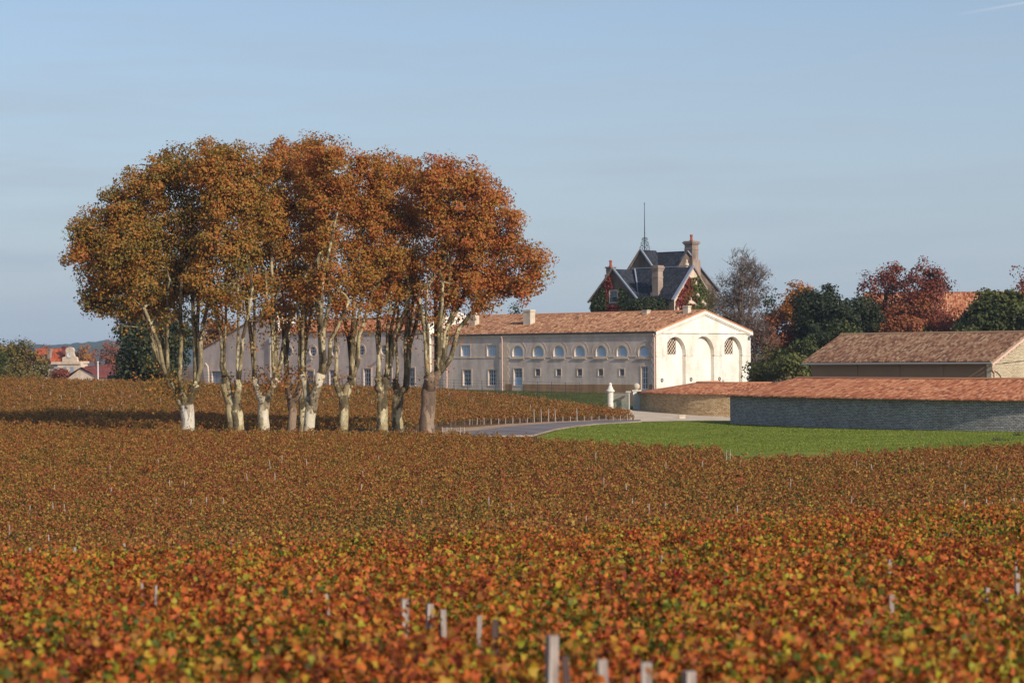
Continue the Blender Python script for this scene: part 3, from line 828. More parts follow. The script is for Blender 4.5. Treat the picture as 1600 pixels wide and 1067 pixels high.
edges = [0.0] + [v for c, h in archs for v in (c - h, c + h)] + [Wd]
for i in range(0, len(edges), 2): GW.box(mb, edges[i], edges[i + 1], zs2 - .06, zs2 + .06, 0.001, 0.05)
zc = GW.hit(1100, 519.5)[1]
GW.box(mb, -0.1, Wd + .1, zc - .12, zc + .10, 0.002, 0.14)          # horizontal cornice
for (sa2, za2, sb2, zb2) in ((-0.25, zE - .05, Wd / 2, zA + .03), (Wd + .25, zE - .05, Wd / 2, zA + .03)):    # raking cornice
    pts = [(sa2, za2), (sb2, zb2)]
    for w0, w1, pr in ((0.02, -0.38, 0.22), (-0.385, -0.52, 0.12)):
        a, b = (sa2, za2 + w0), (sb2, zb2 + w0); c_, d_ = (sb2, zb2 + w1), (sa2 + (1.2 if sa2 < 1 else -1.2) * 0, za2 + w1)
        for q in ((a, b, c_, d_),):
            mb.face([GW.pt(*p, pr) for p in q], [p for p in q]); mb.face([GW.pt(*d_, pr), GW.pt(*c_, pr), GW.pt(*c_, 0), GW.pt(*d_, 0)]); mb.face([GW.pt(*a, pr), GW.pt(*b, pr), GW.pt(*b, 0), GW.pt(*a, 0)])
# quoins at both corners
for k in range(22):
    z = zB + 2 + k * .5
    if z + .5 > zE - .4: break
    l = .62 if k % 2 else .4
    for s0, s1 in ((0.0, l), (Wd - l, Wd)): GW.box(mb, s0, s1, z + .012, z + .488, 0.001, 0.022)
mb.build('gable_moulding', M['lime_lit'], gwall)
for c, h in (archs[0], archs[2]):
    W2 = GW; mb = MB(); s0, s1, z0, z1 = c - h * .42, c + h * .42, zsp - .1, zsp + h * .93
    n = 4
    for i in range(-n, n + 1):       # diagonal lattice bars
        for sg in (1, -1):
            p0 = Vector((s0, z0 + i * (z1 - z0) / n)); p1 = Vector((s1, p0.y + sg * (s1 - s0)))
            if sg < 0: p0 = Vector((s0, z1 - i * (z1 - z0) / n)); p1 = Vector((s1, p0.y - (s1 - s0)))
            # clip to the opening
            t0, t1 = 0.0, 1.0; dy = p1.y - p0.y
            for lim, sgn in ((z0, 1), (z1, -1)):
                if abs(dy) > 1e-9:
                    t = (lim - p0.y) / dy
                    if sgn * dy > 0: t0 = max(t0, t)
                    else: t1 = min(t1, t)
            if t1 - t0 < .03: continue
            a, b = p0.lerp(p1, t0), p0.lerp(p1, t1)
            mb.tube([W2.pt(a.x, a.y, -.56 + .02 * sg), W2.pt(b.x, b.y, -.56 + .02 * sg)], [.05, .05], 4)
    f = mb.build('lattice_window', M['trim'], win)
    mb = MB(); wall_face(mb, GW, rect(s0, s1, z0, z1), off=-.69); mb.build('pane', M['dark_hole'], f)
for x, y in ((1033.7, 594), (1079, 592.7), (1123.5, 591.8), (1168, 590)):     # round stone bosses
    s0, z0 = GW.hit(x, y); mb = MB(); ring = circ(s0, z0, .13); band(mb, GW, ring, .09, 0, .06)
    wall_face(mb, GW, ring, off=.012, m=1); mb.build('wall_anchor', [M['iron'], M['chim_pale']], win)
s0, z0 = GW.hit(1169.5, 526)
mb = MB(); mb.tube([GW.pt(s0, z0, 0), GW.pt(s0, z0, .35)], [.04, .04], 6); mb.lathe(GW.pt(s0, z0 - .2, .45), [(.05, 0), (.2, .05), (.22, .25), (.05, .35)], 10); mb.build('wall_lamp', M['iron'], win)

# long front wall
holes = []; todo = []
for zx in (675, 803, 931, 1062, 1196, 1327, 1462):
    cx = 640 + zx / 4; a, _ = FW.hit(cx + 8, 550); b, _ = FW.hit(cx - 8, 550); c = (a + b) / 2; h = (b - a) / 2
    z0 = FW.hit(cx, 557)[1]; z1 = FW.hit(cx, 540.3)[1]; shp = arch(c, h, z0, z1 - h); holes.append(shp); todo.append(('arch', c, h, z0, z1, shp))
for zx in (800, 930, 1062, 1193, 1325):
    cx = 640 + zx / 4; a, _ = FW.hit(cx + 3.6, 580); b, _ = FW.hit(cx - 3.6, 580); z0 = FW.hit(cx, 587)[1]; z1 = FW.hit(cx, 576.5)[1]
    holes.append(rect(a, b, z0, z1)); todo.append(('small', a, b, z0, z1, None))
def rc(x0, x1, y1, y0, kind):
    a, _ = FW.hit(x1, 560); b, _ = FW.hit(x0, 560); z0 = FW.hit((x0 + x1) / 2, y1)[1]; z1 = FW.hit((x0 + x1) / 2, y0)[1]
    holes.append(rect(a, b, z0, z1)); todo.append((kind, a, b, z0, z1, None))
rc(802.5, 815.5, 602, 575.5, 'door'); rc(1001.5, 1012, 608.5, 572.5, 'french')
for cx in (727.5, 768): rc(cx - 7, cx + 7, 556.5, 539.5, 'upper')
for cx in (729.5, 769): rc(cx - 6.3, cx + 6.3, 602.5, 577.5, 'french')
mb = MB()
wall_face(mb, FW, [(0, zB), (LA + 4, zB), (LA + 4, zE), (0, zE)], holes, depth=.28)
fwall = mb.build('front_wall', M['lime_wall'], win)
mb = MB()
for kind, a, b, z0, z1, shp in todo:
    if kind == 'arch':
        c, h = a, b
        band(mb, FW, shp, .2, 0, .02); FW.box(mb, c - h - .25, c + h + .25, z0 - .3, z0 - .205, .001, .12)
        semi = [(c + (h + .55) * math.cos(math.pi * i / 14), z1 - h + (h + .55) * math.sin(math.pi * i / 14)) for i in range(15)]
        band(mb, FW, semi, .06, 0, .018, closed=False)
    else: band(mb, FW, rect(a, b, z0, z1), .2 if kind != 'small' else .17, 0, .03)
zst = FW.hit(900, 557.8)[1]
arch_s = sorted([(a - b - .3, a + b + .3) for k_, a, b, *_ in todo if k_ == 'arch'])
cur = 0.2
for a, b in arch_s: FW.box(mb, cur, a, zst - .05, zst + .05, .001, .05); cur = b
FW.box(mb, cur, LA, zst - .05, zst + .05, .001, .05)
FW.box(mb, 0, LA, zE - .5, zE - .05, .002, .09); FW.box(mb, 0, LA, zE - .049, zE + .02, .002, .18)
qs = FW.hit(790, 560)[0]
for q0 in (0.0, qs):
    for k in range(24):
        z = zB + 2.5 + k * .42
        if z + .42 > zE - .52: break
        l = .55 if k % 2 else .36
        FW.box(mb, q0 if q0 == 0 else q0 - l, q0 + l, z + .01, z + .41, .001, .03)
mb.build('front_moulding', M['trim'], fwall)
mb = MB(); zp = FW.hit(900, 600.5)[1]
spans = sorted([(a - .21, b + .21) for k_, a, b, z0, z1, _ in todo if k_ in ('door', 'french') and z0 < zp]); cur = 0.6
for a, b in spans + [(qs, qs)]:
    if a > cur and a <= qs + .01: FW.box(mb, cur, a, zB, zp, .004, .06); cur = b
mb.build('plinth', M['plinth'], fwall)
for kind, a, b, z0, z1, shp in todo:
    if kind == 'arch': window(win, FW, a - b, a + b, z0, z1, .2, 1, 1, glass='sky_tint_panel', frame='white', shape=shp, name='arched_window')
    elif kind == 'small': window(win, FW, a, b, z0, z1, .2, 2, 1, fr=.09, frame='door_blue', name='small_window')
    elif kind == 'upper': window(win, FW, a, b, z0, z1, .18, 4, 3, fr=.1, mull=.05, frame='sky_tint_panel', glass='sky_tint_panel' , name='sash_window') if False else window(win, FW, a, b, z0, z1, .18, 4, 3, fr=.09, mull=.045, frame='white', glass='sky_tint_panel', name='sash_window')
    elif kind == 'door':
        window(win, FW, a, b, z0 + .9, z1, .18, 4, 3, fr=.08, mull=.04, name='glazed_door', label='door with glazed upper half and solid pale lower panel')
        mb = MB(); FW.box(mb, a, b, z0, z0 + .895, -.24, -.14); FW.box(mb, a + .15, b - .15, z0 + .12, z0 + .78, -.139, -.115); mb.build('door_panel', M['sky_tint_panel'], win)
    else: window(win, FW, a, b, z0, z1, .18, 4, 4, fr=.09, mull=.05, frame='white', name='french_window')
# right french window on the gable corner has a solid shutter beside it
s_, z_ = FW.hit(999, 573)
# other walls
BW = Wall(GW.pt(Wd, 0), EF, -NF); mb = MB()
wall_face(mb, BW, rect(0, LA + 4, zB, zE), m=0); mb.build('back_wall', M['lime_wall'], win)
# roof
ov = 0.16; oe = 0.16
def along(o, a, b, z): return tuple(C0 + EF * a + EG * b + UP * z)
sl = (zA - zE) / (Wd / 2)
patches = []
Lr = LA + 4
roof_patch(patches, quadf(along(0, -oe, -ov, zE - sl * ov), along(0, Lr, -ov, zE - sl * ov), along(0, Lr, Wd / 2, zA), along(0, -oe, Wd / 2, zA)), Lr + oe, Wd / 2 * 1.04, nt=8)
roof_patch(patches, quadf(along(0, Lr, Wd + ov, zE - sl * ov), along(0, -oe, Wd + ov, zE - sl * ov), along(0, -oe, Wd / 2, zA), along(0, Lr, Wd / 2, zA)), Lr + oe, Wd / 2 * 1.04, nt=4)
wroof = roof_obj('roof', patches, M['tile'], win)
mb = MB(); mb.tube([along(0, -oe - .05, Wd / 2, zA + .03), along(0, Lr, Wd / 2, zA + .03)], [.15, .15], 8); 
for b0, b1 in ((-ov, Wd / 2), (Wd + ov, Wd / 2)):
    mb.tube([along(0, -oe - .02, b0, zE - sl * ov + .08), along(0, -oe - .02, b1, zA + .08)], [.1, .1], 6)
mb.build('ridge_tiles', M['tile_red'], wroof)
mb = MB(); mb.tube([along(0, 0, -ov - .06, zE - sl * ov - .05), along(0, LA, -ov - .06, zE - sl * ov - .05)], [.08, .08], 8); mb.build('gutter', M['iron'], wroof)
# chimneys standing on the front slope, placed by where they meet the tiles
def on_slope(px, py):
    best = None
    for b in np.arange(0, Wd / 2 + .01, .1):
        W2 = Wall(C0 + EG * b, EF, NF); s0, z0 = W2.hit(px, py); d = abs(z0 - (zE + sl * b))
        if best is None or d < best[0]: best = (d, s0, b)
    return best[1], best[2]
for x, y, w, dp, h, mat in ((827, 507, 1.15, .9, 1.55, 'chim_pale'), (741, 508, 1.0, .8, 1.35, 'chim_pale'), (1068.5, 487, .75, .6, .75, 'chim_pale'), (1008, 489, .7, .7, .4, 'chim_pale')):
    a, b = on_slope(x, y) if y > 495 else (FW.hit(x, y)[0] if False else on_slope(x, 492)[0], Wd / 2 - 1.0)
    zz = zE + sl * b
    ch = chimney_box(wroof, C0, EF, EG, a - w / 2, a + w / 2, b - dp / 2, b + dp / 2, zz - .5, zz + h, mat, cap=.05)
for x, y in ((905, 499), (1000, 512), (872, 512)):     # little roof vents
    a, b = on_slope(x, y); zz = zE + sl * b; mb = MB(); mb.lathe(C0 + EF * a + EG * b + UP * zz, [(.18, 0), (.2, .25), (.28, .3), (.05, .42)], 8); mb.build('roof_vent', M['tile_old'], wroof)
for x, y0, y1 in ((785.8, 524, 608), (1023.6, 520, 612)):
    s0, z1 = FW.hit(x, y0 + 2); pipe(win, [FW.pt(s0, z1, .3), FW.pt(s0, z1 - .25, .16), FW.pt(s0, zB + 2, .16)], .07, 'pipe')
s0, z1 = FW.hit(693, 568); s1, _ = FW.hit(699.5, 570)
pipe(win, [FW.pt(s0, z1 + .1, .3), FW.pt((s0 + s1) / 2, z1, .35), FW.pt(s1, z1 - .5, .2), FW.pt(s1, zB + 2, .2)], .09, 'pipe')

# ================================================================ taller middle block, with round windows
BO = 0.9
MW = FW.shifted(BO)
sR = MW.hit(666, 514)[0]; sL = MW.hit(432, 520)[0]; zEm = MW.hit(600, 516.2)[1]
mid = thing('cellar_building', P(560, 605, 292), 'limestone cellar wing behind the plane trunks with round windows and a red tile roof', 'building')
Dm = 12.0; slm = 0.27; zRm = zEm + Dm / 2 * slm
holes = []; rnd = []; fr_ = []
for x, y in ((451, 549.5), (489, 549), (523, 548.5), (564.5, 547.6), (600.5, 547), (636, 546)):
    s0, z0 = MW.hit(x, y); holes.append(circ(s0, z0, .62)); rnd.append((s0, z0))
for x, y0, y1 in ((484, 578, 602), (520, 578, 602), (573.7, 575.5, 600), (606, 576, 600), (642, 574.5, 599.5)):
    a, _ = MW.hit(x + 5.6, 590); b, _ = MW.hit(x - 5.6, 590); z1 = MW.hit(x, y0)[1]; z0 = MW.hit(x, y1)[1] - .3
    holes.append(rect(a, b, z0, z1)); fr_.append((a, b, z0, z1))
mb = MB(); wall_face(mb, MW, rect(sR, sL, zB, zEm), holes, depth=.28)
SW = Wall(MW.pt(sR, 0), EG, NG)                       # sunlit end with its raised parapet
wall_face(mb, SW, [(0, zB), (Dm, zB), (Dm, zEm + .55), (Dm / 2, zRm + .6), (0, zEm + .55)], m=1)
SWi = Wall(MW.pt(sR + .45, 0), EG, EF)
wall_face(mb, SWi, [(0, zB), (Dm, zB), (Dm, zEm + .55), (Dm / 2, zRm + .6), (0, zEm + .55)], m=1)
for p, q in (((0, zEm + .55), (Dm / 2, zRm + .6)), ((Dm / 2, zRm + .6), (Dm, zEm + .55))):
    mb.face([SW.pt(*p), SW.pt(*q), SWi.pt(*q), SWi.pt(*p)], m=1)
mb.face([SW.pt(0, zB), SW.pt(0, zEm + .55), SWi.pt(0, zEm + .55), SWi.pt(0, zB)], m=1)
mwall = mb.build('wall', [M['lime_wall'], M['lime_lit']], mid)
mb = MB()
for s0, z0 in rnd: band(mb, MW, circ(s0, z0, .62), .24, 0, .05)
for a, b, z0, z1 in fr_: band(mb, MW, rect(a, b, z0, z1), .2, 0, .05)
MW.box(mb, sR, sL, zEm - .45, zEm - .03, .002, .07)
mb.build('moulding', M['trim'], mwall)
for s0, z0 in rnd: window(mid, MW, s0 - .62, s0 + .62, z0 - .62, z0 + .62, .15, 3, 3, fr=.08, mull=.05, shape=circ(s0, z0, .62), name='round_window')
for a, b, z0, z1 in fr_: window(mid, MW, a, b, z0, z1, .18, 4, 4, fr=.09, mull=.05, name='french_window')
for x, y in ((449, 561), (486, 560.5), (562, 560), (597, 559)):      # small sunlit brackets below the round windows
    s0, z0 = MW.hit(x, y); mb = MB(); MW.box(mb, s0 - .3, s0 + .3, z0 - .04, z0 + .04, 0, .35); MW.box(mb, s0 - .05, s0 + .05, z0 - .3, z0 - .041, 0, .06); mb.build('bracket', M['chim_pale'], mid)
def alm(a, b, z): return tuple(MW.O + EF * a + EG * b + UP * z)
patches = []
roof_patch(patches, quadf(alm(sR + .45, -.2, zEm - .05), alm(sL, -.2, zEm - .05), alm(sL, Dm / 2, zRm), alm(sR + .45, Dm / 2, zRm)), sL - sR, 6.4, nt=5)
roof_patch(patches, quadf(alm(sL, Dm + .2, zEm - .05), alm(sR + .45, Dm + .2, zEm - .05), alm(sR + .45, Dm / 2, zRm), alm(sL, Dm / 2, zRm)), sL - sR, 6.4, nt=3)
mroof = roof_obj('roof', patches, M['tile_red'], mid)
mb = MB(); mb.tube([alm(sR + .45, Dm / 2, zRm + .04), alm(sL, Dm / 2, zRm + .04)], [.15, .15], 8); mb.build('ridge_tiles', M['tile_red'], mroof)
for x in (655, 666):
    a = MW.hit(x, 500)[0] + 3.5; chimney_box(mroof, MW.O, EF, EG, a - .45, a + .45, 2.6, 3.4, zEm + .3, zEm + 2.1, 'chim_pale', cap=.05)

# ================================================================ barn end with the stepped shed profile
LW = FW.shifted(BO + .25)
pl = [LW.hit(*q) for q in ((431.5, 493), (406, 494.5), (398, 499), (316, 546))]
xr = pl[0][0]; xl = pl[3][0]
shed = thing('shed_building', P(380, 605, 305), 'grey brown rendered shed end with long sloping roofline and a blue grey garage door', 'building')
d0, _ = LW.hit(354, 590); d1, _ = LW.hit(331, 590); dz1 = LW.hit(342, 580)[1]
mb = MB(); poly = [(xr, zB), (xl, zB), (xl, pl[3][1]), (pl[2][0], pl[2][1]), (pl[1][0], pl[1][1]), (xr, pl[0][1])]
wall_face(mb, LW, poly, [rect(d0, d1, zB + .5, dz1)], depth=.3)
DS = 3.4
bk = Wall(LW.pt(0, 0, -DS), EF, EG); wall_face(mb, bk, poly)
def lw(a, z, b): return LW.pt(a, z, -b)
mb.face([lw(xr, zB, 0), lw(xr, zB, DS), lw(xr, pl[0][1], DS), lw(xr, pl[0][1], 0)], [(0, 0), (DS, 0), (DS, 14), (0, 14)], 1)
mb.face([lw(xl, zB, 0), lw(xl, pl[3][1], 0), lw(xl, pl[3][1], DS), lw(xl, zB, DS)], None, 0)
swall = mb.build('wall', [M['lime_wall'], M['lime_lit']], shed)
mb = MB()
for (a, za), (b, zb) in zip(pl[:-1], pl[1:]):
    for o0, o1, dz in ((-DS - .2, .22, 0.0),):
        q = [LW.pt(a, za + .01, o1), LW.pt(b, zb + .01, o1), LW.pt(b, zb + .01, o0), LW.pt(a, za + .01, o0)]
        q2 = [v + UP * .14 for v in q]
        mb.face(q2, [(0, 0), (10, 0), (10, 8), (0, 8)]); mb.face([q[1], q[0], q[3], q[2]])
        for i in range(4): mb.face([q[i], q[(i+1) % 4], q2[(i+1) % 4], q2[i]])
mb.build('roof', M['tile_old'], shed)
mb = MB(); LW.box(mb, d0, d1, zB + .5, dz1, -.28, -.2)
for i in range(1, 6): LW.box(mb, d0, d1, dz1 - i * .55, dz1 - i * .55 + .04, -.199, -.185)
mb.build('garage_door', M['door_blue'], shed)
mb = MB(); band(mb, LW, rect(d0, d1, zB + .5, dz1), .22, 0, .05); mb.build('door_surround', M['chim_pale'], shed)
a, z = LW.hit(409, 507); mb = MB(); LW.box(mb, a - .35, a + .35, z - .4, z + .4, .0, .03); mb.build('wall_vent', M['iron'], shed)
a, z = LW.hit(424, 532); mb = MB(); LW.box(mb, a - .2, a + .2, z - .35, z + .35, .0, .25); LW.box(mb, a - .14, a + .14, z - .28, z + .28, .251, .27); mb.build('floodlight', M['white'], shed)
a, z = LW.hit(424, 560); pipe(shed, [LW.pt(a, z + 1.8, .15), LW.pt(a, zB + 1, .15)], .07, 'chim_pale')
a, z = LW.hit(324, 583)
mb = MB(); mb.tube([LW.pt(a - .55, zB + 1, .3), LW.pt(a - .55, z, .3), LW.pt(a - .4, z + .9, .3), LW.pt(a, z + 1.3, .3), LW.pt(a + .5, z + .9, .3)], [.12] * 5, 8); mb.build('bent_flue', M['chim_pale'], shed)
# rest of the shed behind, lower
mb = MB(); zl = pl[3][1]
RBo = LW.pt(0, 0, -DS - .05)
mb.box(Vector((RBo.x, RBo.y, 0)), EF, EG, UP, xr + 1.0, xl - .1, 0, 10, zB, zl - .3)
mb.build('rear_wall', M['lime_wall'], shed)

# ================================================================ low curved stone buildings
def ring_building(root, path, inw, zeave, zridge, wall_mat, roof_mat, thick=7.0, back=5.0, ovh=.45, zbase=CZ - 8.5, pitch=.26, cap_ends=True):
    """path: list of outer wall points (x,y); inw: unit inward normals"""
    n = len(path); L = [0]
    for i in range(1, n): L.append(L[-1] + (Vector(path[i]) - Vector(path[i-1])).length)
    mb = MB()
    for i in range(n - 1):
        p, q = path[i], path[i+1]
        nz = 1
        mb.face([(p[0], p[1], zbase), (q[0], q[1], zbase), (q[0], q[1], zeave), (p[0], p[1], zeave)], [(L[i], 0), (L[i+1], 0), (L[i+1], zeave - zbase), (L[i], zeave - zbase)])
        a = (p[0] + inw[i][0] * (thick + back), p[1] + inw[i][1] * (thick + back)); b = (q[0] + inw[i+1][0] * (thick + back), q[1] + inw[i+1][1] * (thick + back))
        mb.face([(b[0], b[1], zbase), (a[0], a[1], zbase), (a[0], a[1], zeave), (b[0], b[1], zeave)], [(L[i+1], 0), (L[i], 0), (L[i], 3), (L[i+1], 3)])
    if cap_ends:
        for i in (0, n - 1):
            p = path[i]; r = (p[0] + inw[i][0] * thick, p[1] + inw[i][1] * thick); a = (p[0] + inw[i][0] * (thick + back), p[1] + inw[i][1] * (thick + back))
            mb.face([(p[0], p[1], zbase), (a[0], a[1], zbase), (a[0], a[1], zeave), (r[0], r[1], zridge), (p[0], p[1], zeave)], [(0, 0), (thick + back, 0), (thick + back, 3), (thick, 4), (0, 3)])
    w = mb.build('wall', M[wall_mat], root)
    Pn = np.array(path); In = np.array(inw); Ln = np.array(L) / L[-1]
    def f(a, b, o0, o1, z0, z1):
        x = np.interp(a, Ln, Pn[:, 0]); y = np.interp(a, Ln, Pn[:, 1]); ix = np.interp(a, Ln, In[:, 0]); iy = np.interp(a, Ln, In[:, 1])
        o = o0 + (o1 - o0) * b
        return (x + ix * o, y + iy * o, z0 + (z1 - z0) * b)
    patches = []; s_ = (zridge - zeave) / thick
    roof_patch(patches, lambda a, b: f(a, b, -ovh, thick, zeave - s_ * ovh, zridge), L[-1], thick * 1.05, pitch=pitch, nt=10)
    roof_patch(patches, lambda a, b: f(1 - a, b, thick + back + ovh, thick, zeave - .1, zridge), L[-1], back, pitch=pitch, nt=3)
    r = roof_obj('roof', patches, M[roof_mat], root)
    mb = MB(); pts = [Vector(f(a, 1, -ovh, thick, zeave, zridge + .08)) for a in np.linspace(0, 1, 60)]; mb.tube(pts, [.14] * 60, 6)
    mb.build('ridge_tiles', M[roof_mat], r)
    # eave course: a thin stone lip under the tiles
    mb = MB()
    for i in range(n - 1):
        p, q = path[i], path[i+1]
        for (o0, z0), (o1, z1) in (((.0, zeave - .1), (-.12, zeave - .1)), ((-.12, zeave - .1), (-.12, zeave + .02))):
            mb.face([(p[0] + inw[i][0]*o0, p[1] + inw[i][1]*o0, z0), (q[0] + inw[i+1][0]*o0, q[1] + inw[i+1][1]*o0, z0), (q[0] + inw[i+1][0]*o1, q[1] + inw[i+1][1]*o1, z1), (p[0] + inw[i][0]*o1, p[1] + inw[i][1]*o1, z1)])
    mb.build('eave_course', M['trim'], w)
    return w, r, L
# honey stone round building
cx, cy, rr = (1204 - 800) / F * 250, 250.0, 14.2
path, inw = [], []
for i in range(61):
    t = R(128 + i * 3.4); n_ = (math.cos(t), math.sin(t)); path.append((cx + rr * n_[0], cy + rr * n_[1])); inw.append((-n_[0], -n_[1]))
zr1 = CZ - (yz(1080, 615.5) - HZ) / F * 238
r1 = thing('round_stone_building', (cx, cy - rr, g1(cx, cy - rr)), 'low round honey coloured stone building with a conical canal tile roof', 'building')
ring_building(r1, path, inw, zr1, zr1 + .95, 'rubble_warm', 'tile_red', thick=6.2, back=5, ovh=.3, cap_ends=True)
# grey stone building along the lawn
path, inw = [], []
p = Vector(((1140 - 800) / F * 212, 212.0)); al = R(30)
for i in range(76):
    L_ = i * 0.85
    al = R(22 + 38 * min(1.1, (L_ / 48)) ** 2.0)
    nn_ = Vector((-math.cos(al), -math.sin(al))); path.append((p.x, p.y)); inw.append((-nn_.x, -nn_.y))
    p = p + Vector((math.sin(al), -math.cos(al))) * .85 * 0.86
zr2 = CZ - (yz(1350, 619.3) - HZ) / F * 199
r2 = thing('long_stone_building', (path[0][0], path[0][1], g1(*path[0])), 'long low grey rubble stone building with a wide orange canal tile roof', 'building')
ring_building(r2, path, inw, zr2, zr2 + 1.42, 'rubble_grey', 'tile_red', thick=7.0, back=4.0, ovh=.5)
# small white stone block by the round wall
q = ground_hit(1065, 655.5, 205); mb = MB(); mb.box(q + UP * -.1, Vector((1, 0, 0)), Vector((0, 1, 0)), UP, -.3, .3, -.25, .25, 0, .5)
mb.box(q + UP * -.1, Vector((1, 0, 0)), Vector((0, 1, 0)), UP, -.34, .34, -.29, .29, .502, .58)
tag(origin_to(mb.build('stone_block', M['chim_pale']), q), 'small white stone block at the foot of the round honey wall', 'block')

# ================================================================ barn behind the long stone building
B0 = P(1549, 562, 216); B0 = Vector((B0.x, B0.y, 0))
BF = Wall(B0, EF, NF); BG = Wall(B0, EG, NG)
zbe = BF.hit(1549, 563)[1]; Lb = BF.hit(1268, 566)[0]; Wb = 12.4; zbr = zbe + Wb / 2 * .40
Gd = P(1400, 600, 225)
barn = thing('barn', (B0.x, B0.y, g1(B0.x, B0.y)), 'brown barn with faded tile roof and sunlit stone gable behind the long stone building', 'barn')
mb = MB(); wall_face(mb, BF, rect(0, Lb, zB - 1, zbe)); wall_face(mb, Wall(B0 + EG * Wb, EF, EG), rect(0, Lb, zB - 1, zbe))
wall_face(mb, Wall(B0 + EF * Lb, EG, EF), [(0, zB - 1), (Wb, zB - 1), (Wb, zbe), (Wb / 2, zbr), (0, zbe)])
bwall = mb.build('wall', M['render_brown'], barn)
mb = MB(); wall_face(mb, BG, [(0, zB - 1), (Wb, zB - 1), (Wb, zbe), (Wb / 2, zbr), (0, zbe)]); bgw = mb.build('gable_wall', M['rubble_pale'], barn)
for x in (1335, 1400.5, 1468.5):
    mb = MB(); s0, _ = BF.hit(x, 570); BF.box(mb, s0 - .35, s0 + .35, zB - 1, zbe - .45, .001, .10); BF.box(mb, s0 - .5, s0 + .5, zbe - .449, zbe - .12, .001, .5); mb.build('pilaster', M['render_brown'], bwall)
mb = MB(); BF.box(mb, 0.01, .5, zB - 1, zbe - .15, .001, .04); mb.build('corner_stone', M['chim_pale'], bwall)
patches = []; ovb = .65; slb = .40
def alb(a, b, z): return tuple(B0 + EF * a + EG * b + UP * z)
roof_patch(patches, quadf(alb(-.55, -ovb, zbe - slb * ovb + .15), alb(Lb + .7, -ovb, zbe - slb * ovb + .15), alb(Lb + .7, Wb / 2, zbr + .15), alb(-.55, Wb / 2, zbr + .15)), Lb + 1.25, 7.3, nt=8)
roof_patch(patches, quadf(alb(Lb + .7, Wb + ovb, zbe - slb * ovb + .15), alb(-.55, Wb + ovb, zbe - slb * ovb + .15), alb(-.55, Wb / 2, zbr + .15), alb(Lb + .7, Wb / 2, zbr + .15)), Lb + 1.25, 7.3, nt=3)
broof = roof_obj('roof', patches, M['tile_old'], barn)
mb = MB(); mb.tube([alb(-.55, Wb / 2, zbr + .2), alb(Lb + .7, Wb / 2, zbr + .2)], [.15, .15], 8); mb.build('ridge_tiles', M['tile_old'], broof)
mb = MB(); mb.tube([alb(-.5, -ovb - .08, zbe - slb * ovb - .02), alb(Lb + .65, -ovb - .08, zbe - slb * ovb - .02)], [.1, .1], 8)
mb.build('gutter', M['pipe_grey'], broof)
mb = MB()
for b0, b1 in ((-ovb, Wb / 2), (Wb + ovb, Wb / 2)):
    q = [Vector(alb(-.5, b0, zbe - slb * ovb - .02)), Vector(alb(-.5, b1, zbr))]
    mb.face([q[0], q[1], q[1] + UP * -.25, q[0] + UP * -.25]); mb.face([q[0] + EF * .06, q[0] + EF * .06 + UP * -.25, q[1] + EF * .06 + UP * -.25, q[1] + EF * .06]); mb.face([q[0] + UP * -.25, q[1] + UP * -.25, q[1] + EF * .06 + UP * -.25, q[0] + EF * .06 + UP * -.25])
for b in (1.6, 3.1, 4.6, 6.1, 7.6, 9.1, 10.6): 
    z = zbe + slb * min(b, Wb - b) - .35; mb.box(B0, EF, EG, UP, -.5, 0, b - .07, b + .07, z - .12, z + .04)
mb.build('bargeboard', M['pipe'], broof)
pipe(barn, [Vector(alb(-.35, -ovb, zbe - .35)), Vector(alb(-.12, -.05, zbe - .9)), Vector(alb(-.12, .35, zbe - 1.2)), Vector(alb(-.12, .35, zB - 1))], .08, 'pipe')
mb = MB(); pts = [BG.pt(.2 + t * (Wb - .4), zbe - .35 + .9 * t - 0.9 * math.sin(math.pi * t) * .15, .05) for t in np.linspace(0, 1, 14)]; mb.tube(pts, [.025] * 14, 4); mb.build('cable', M['iron'], barn)
mb = MB(); pts = [BG.pt(.35 + t * 1.9, zbe - 1.0 - 1.25 * t + .3 * math.sin(math.pi * t), .05) for t in np.linspace(0, 1, 8)]; mb.tube(pts, [.035] * 8, 4); mb.build('cable', M['iron'], barn)

# ================================================================ tall tiled roofs behind the red trees
far = thing('tiled_hall', P(1450, 560, 330), 'big building far behind the red trees showing only its long salmon tiled roof', 'building')
H0 = P(1600, 500, 325); H0 = Vector((H0.x, H0.y, 0)); hE = Vector((-.97, .24, 0)); hG = Vector((.24, .97, 0))
HWl = Wall(H0, hE, -hG); zh0 = HWl.hit(1500, 520)[1]; zh1 = CZ - (yz(1480, 458) - HZ) / F * 338
Lh = HWl.hit(1342, 500)[0]
mb = MB(); HWl.box(mb, 0, Lh, CZ - 6, zh0, -14, 0); mb.build('wall', M['lime_wall'], far)
def alh(a, b, z): return tuple(H0 + hE * a + hG * b + UP * z)
patches = []
roof_patch(patches, quadf(alh(-.5, -.4, zh0), alh(Lh, -.4, zh0), alh(Lh, 7, zh1), alh(-.5, 7, zh1)), Lh, 9, nt=6)
roof_patch(patches, quadf(alh(Lh, 14.4, zh0), alh(-.5, 14.4, zh0), alh(-.5, 7, zh1), alh(Lh, 7, zh1)), Lh, 9, nt=3)
roof_obj('roof', patches, M['tile_red'], far)
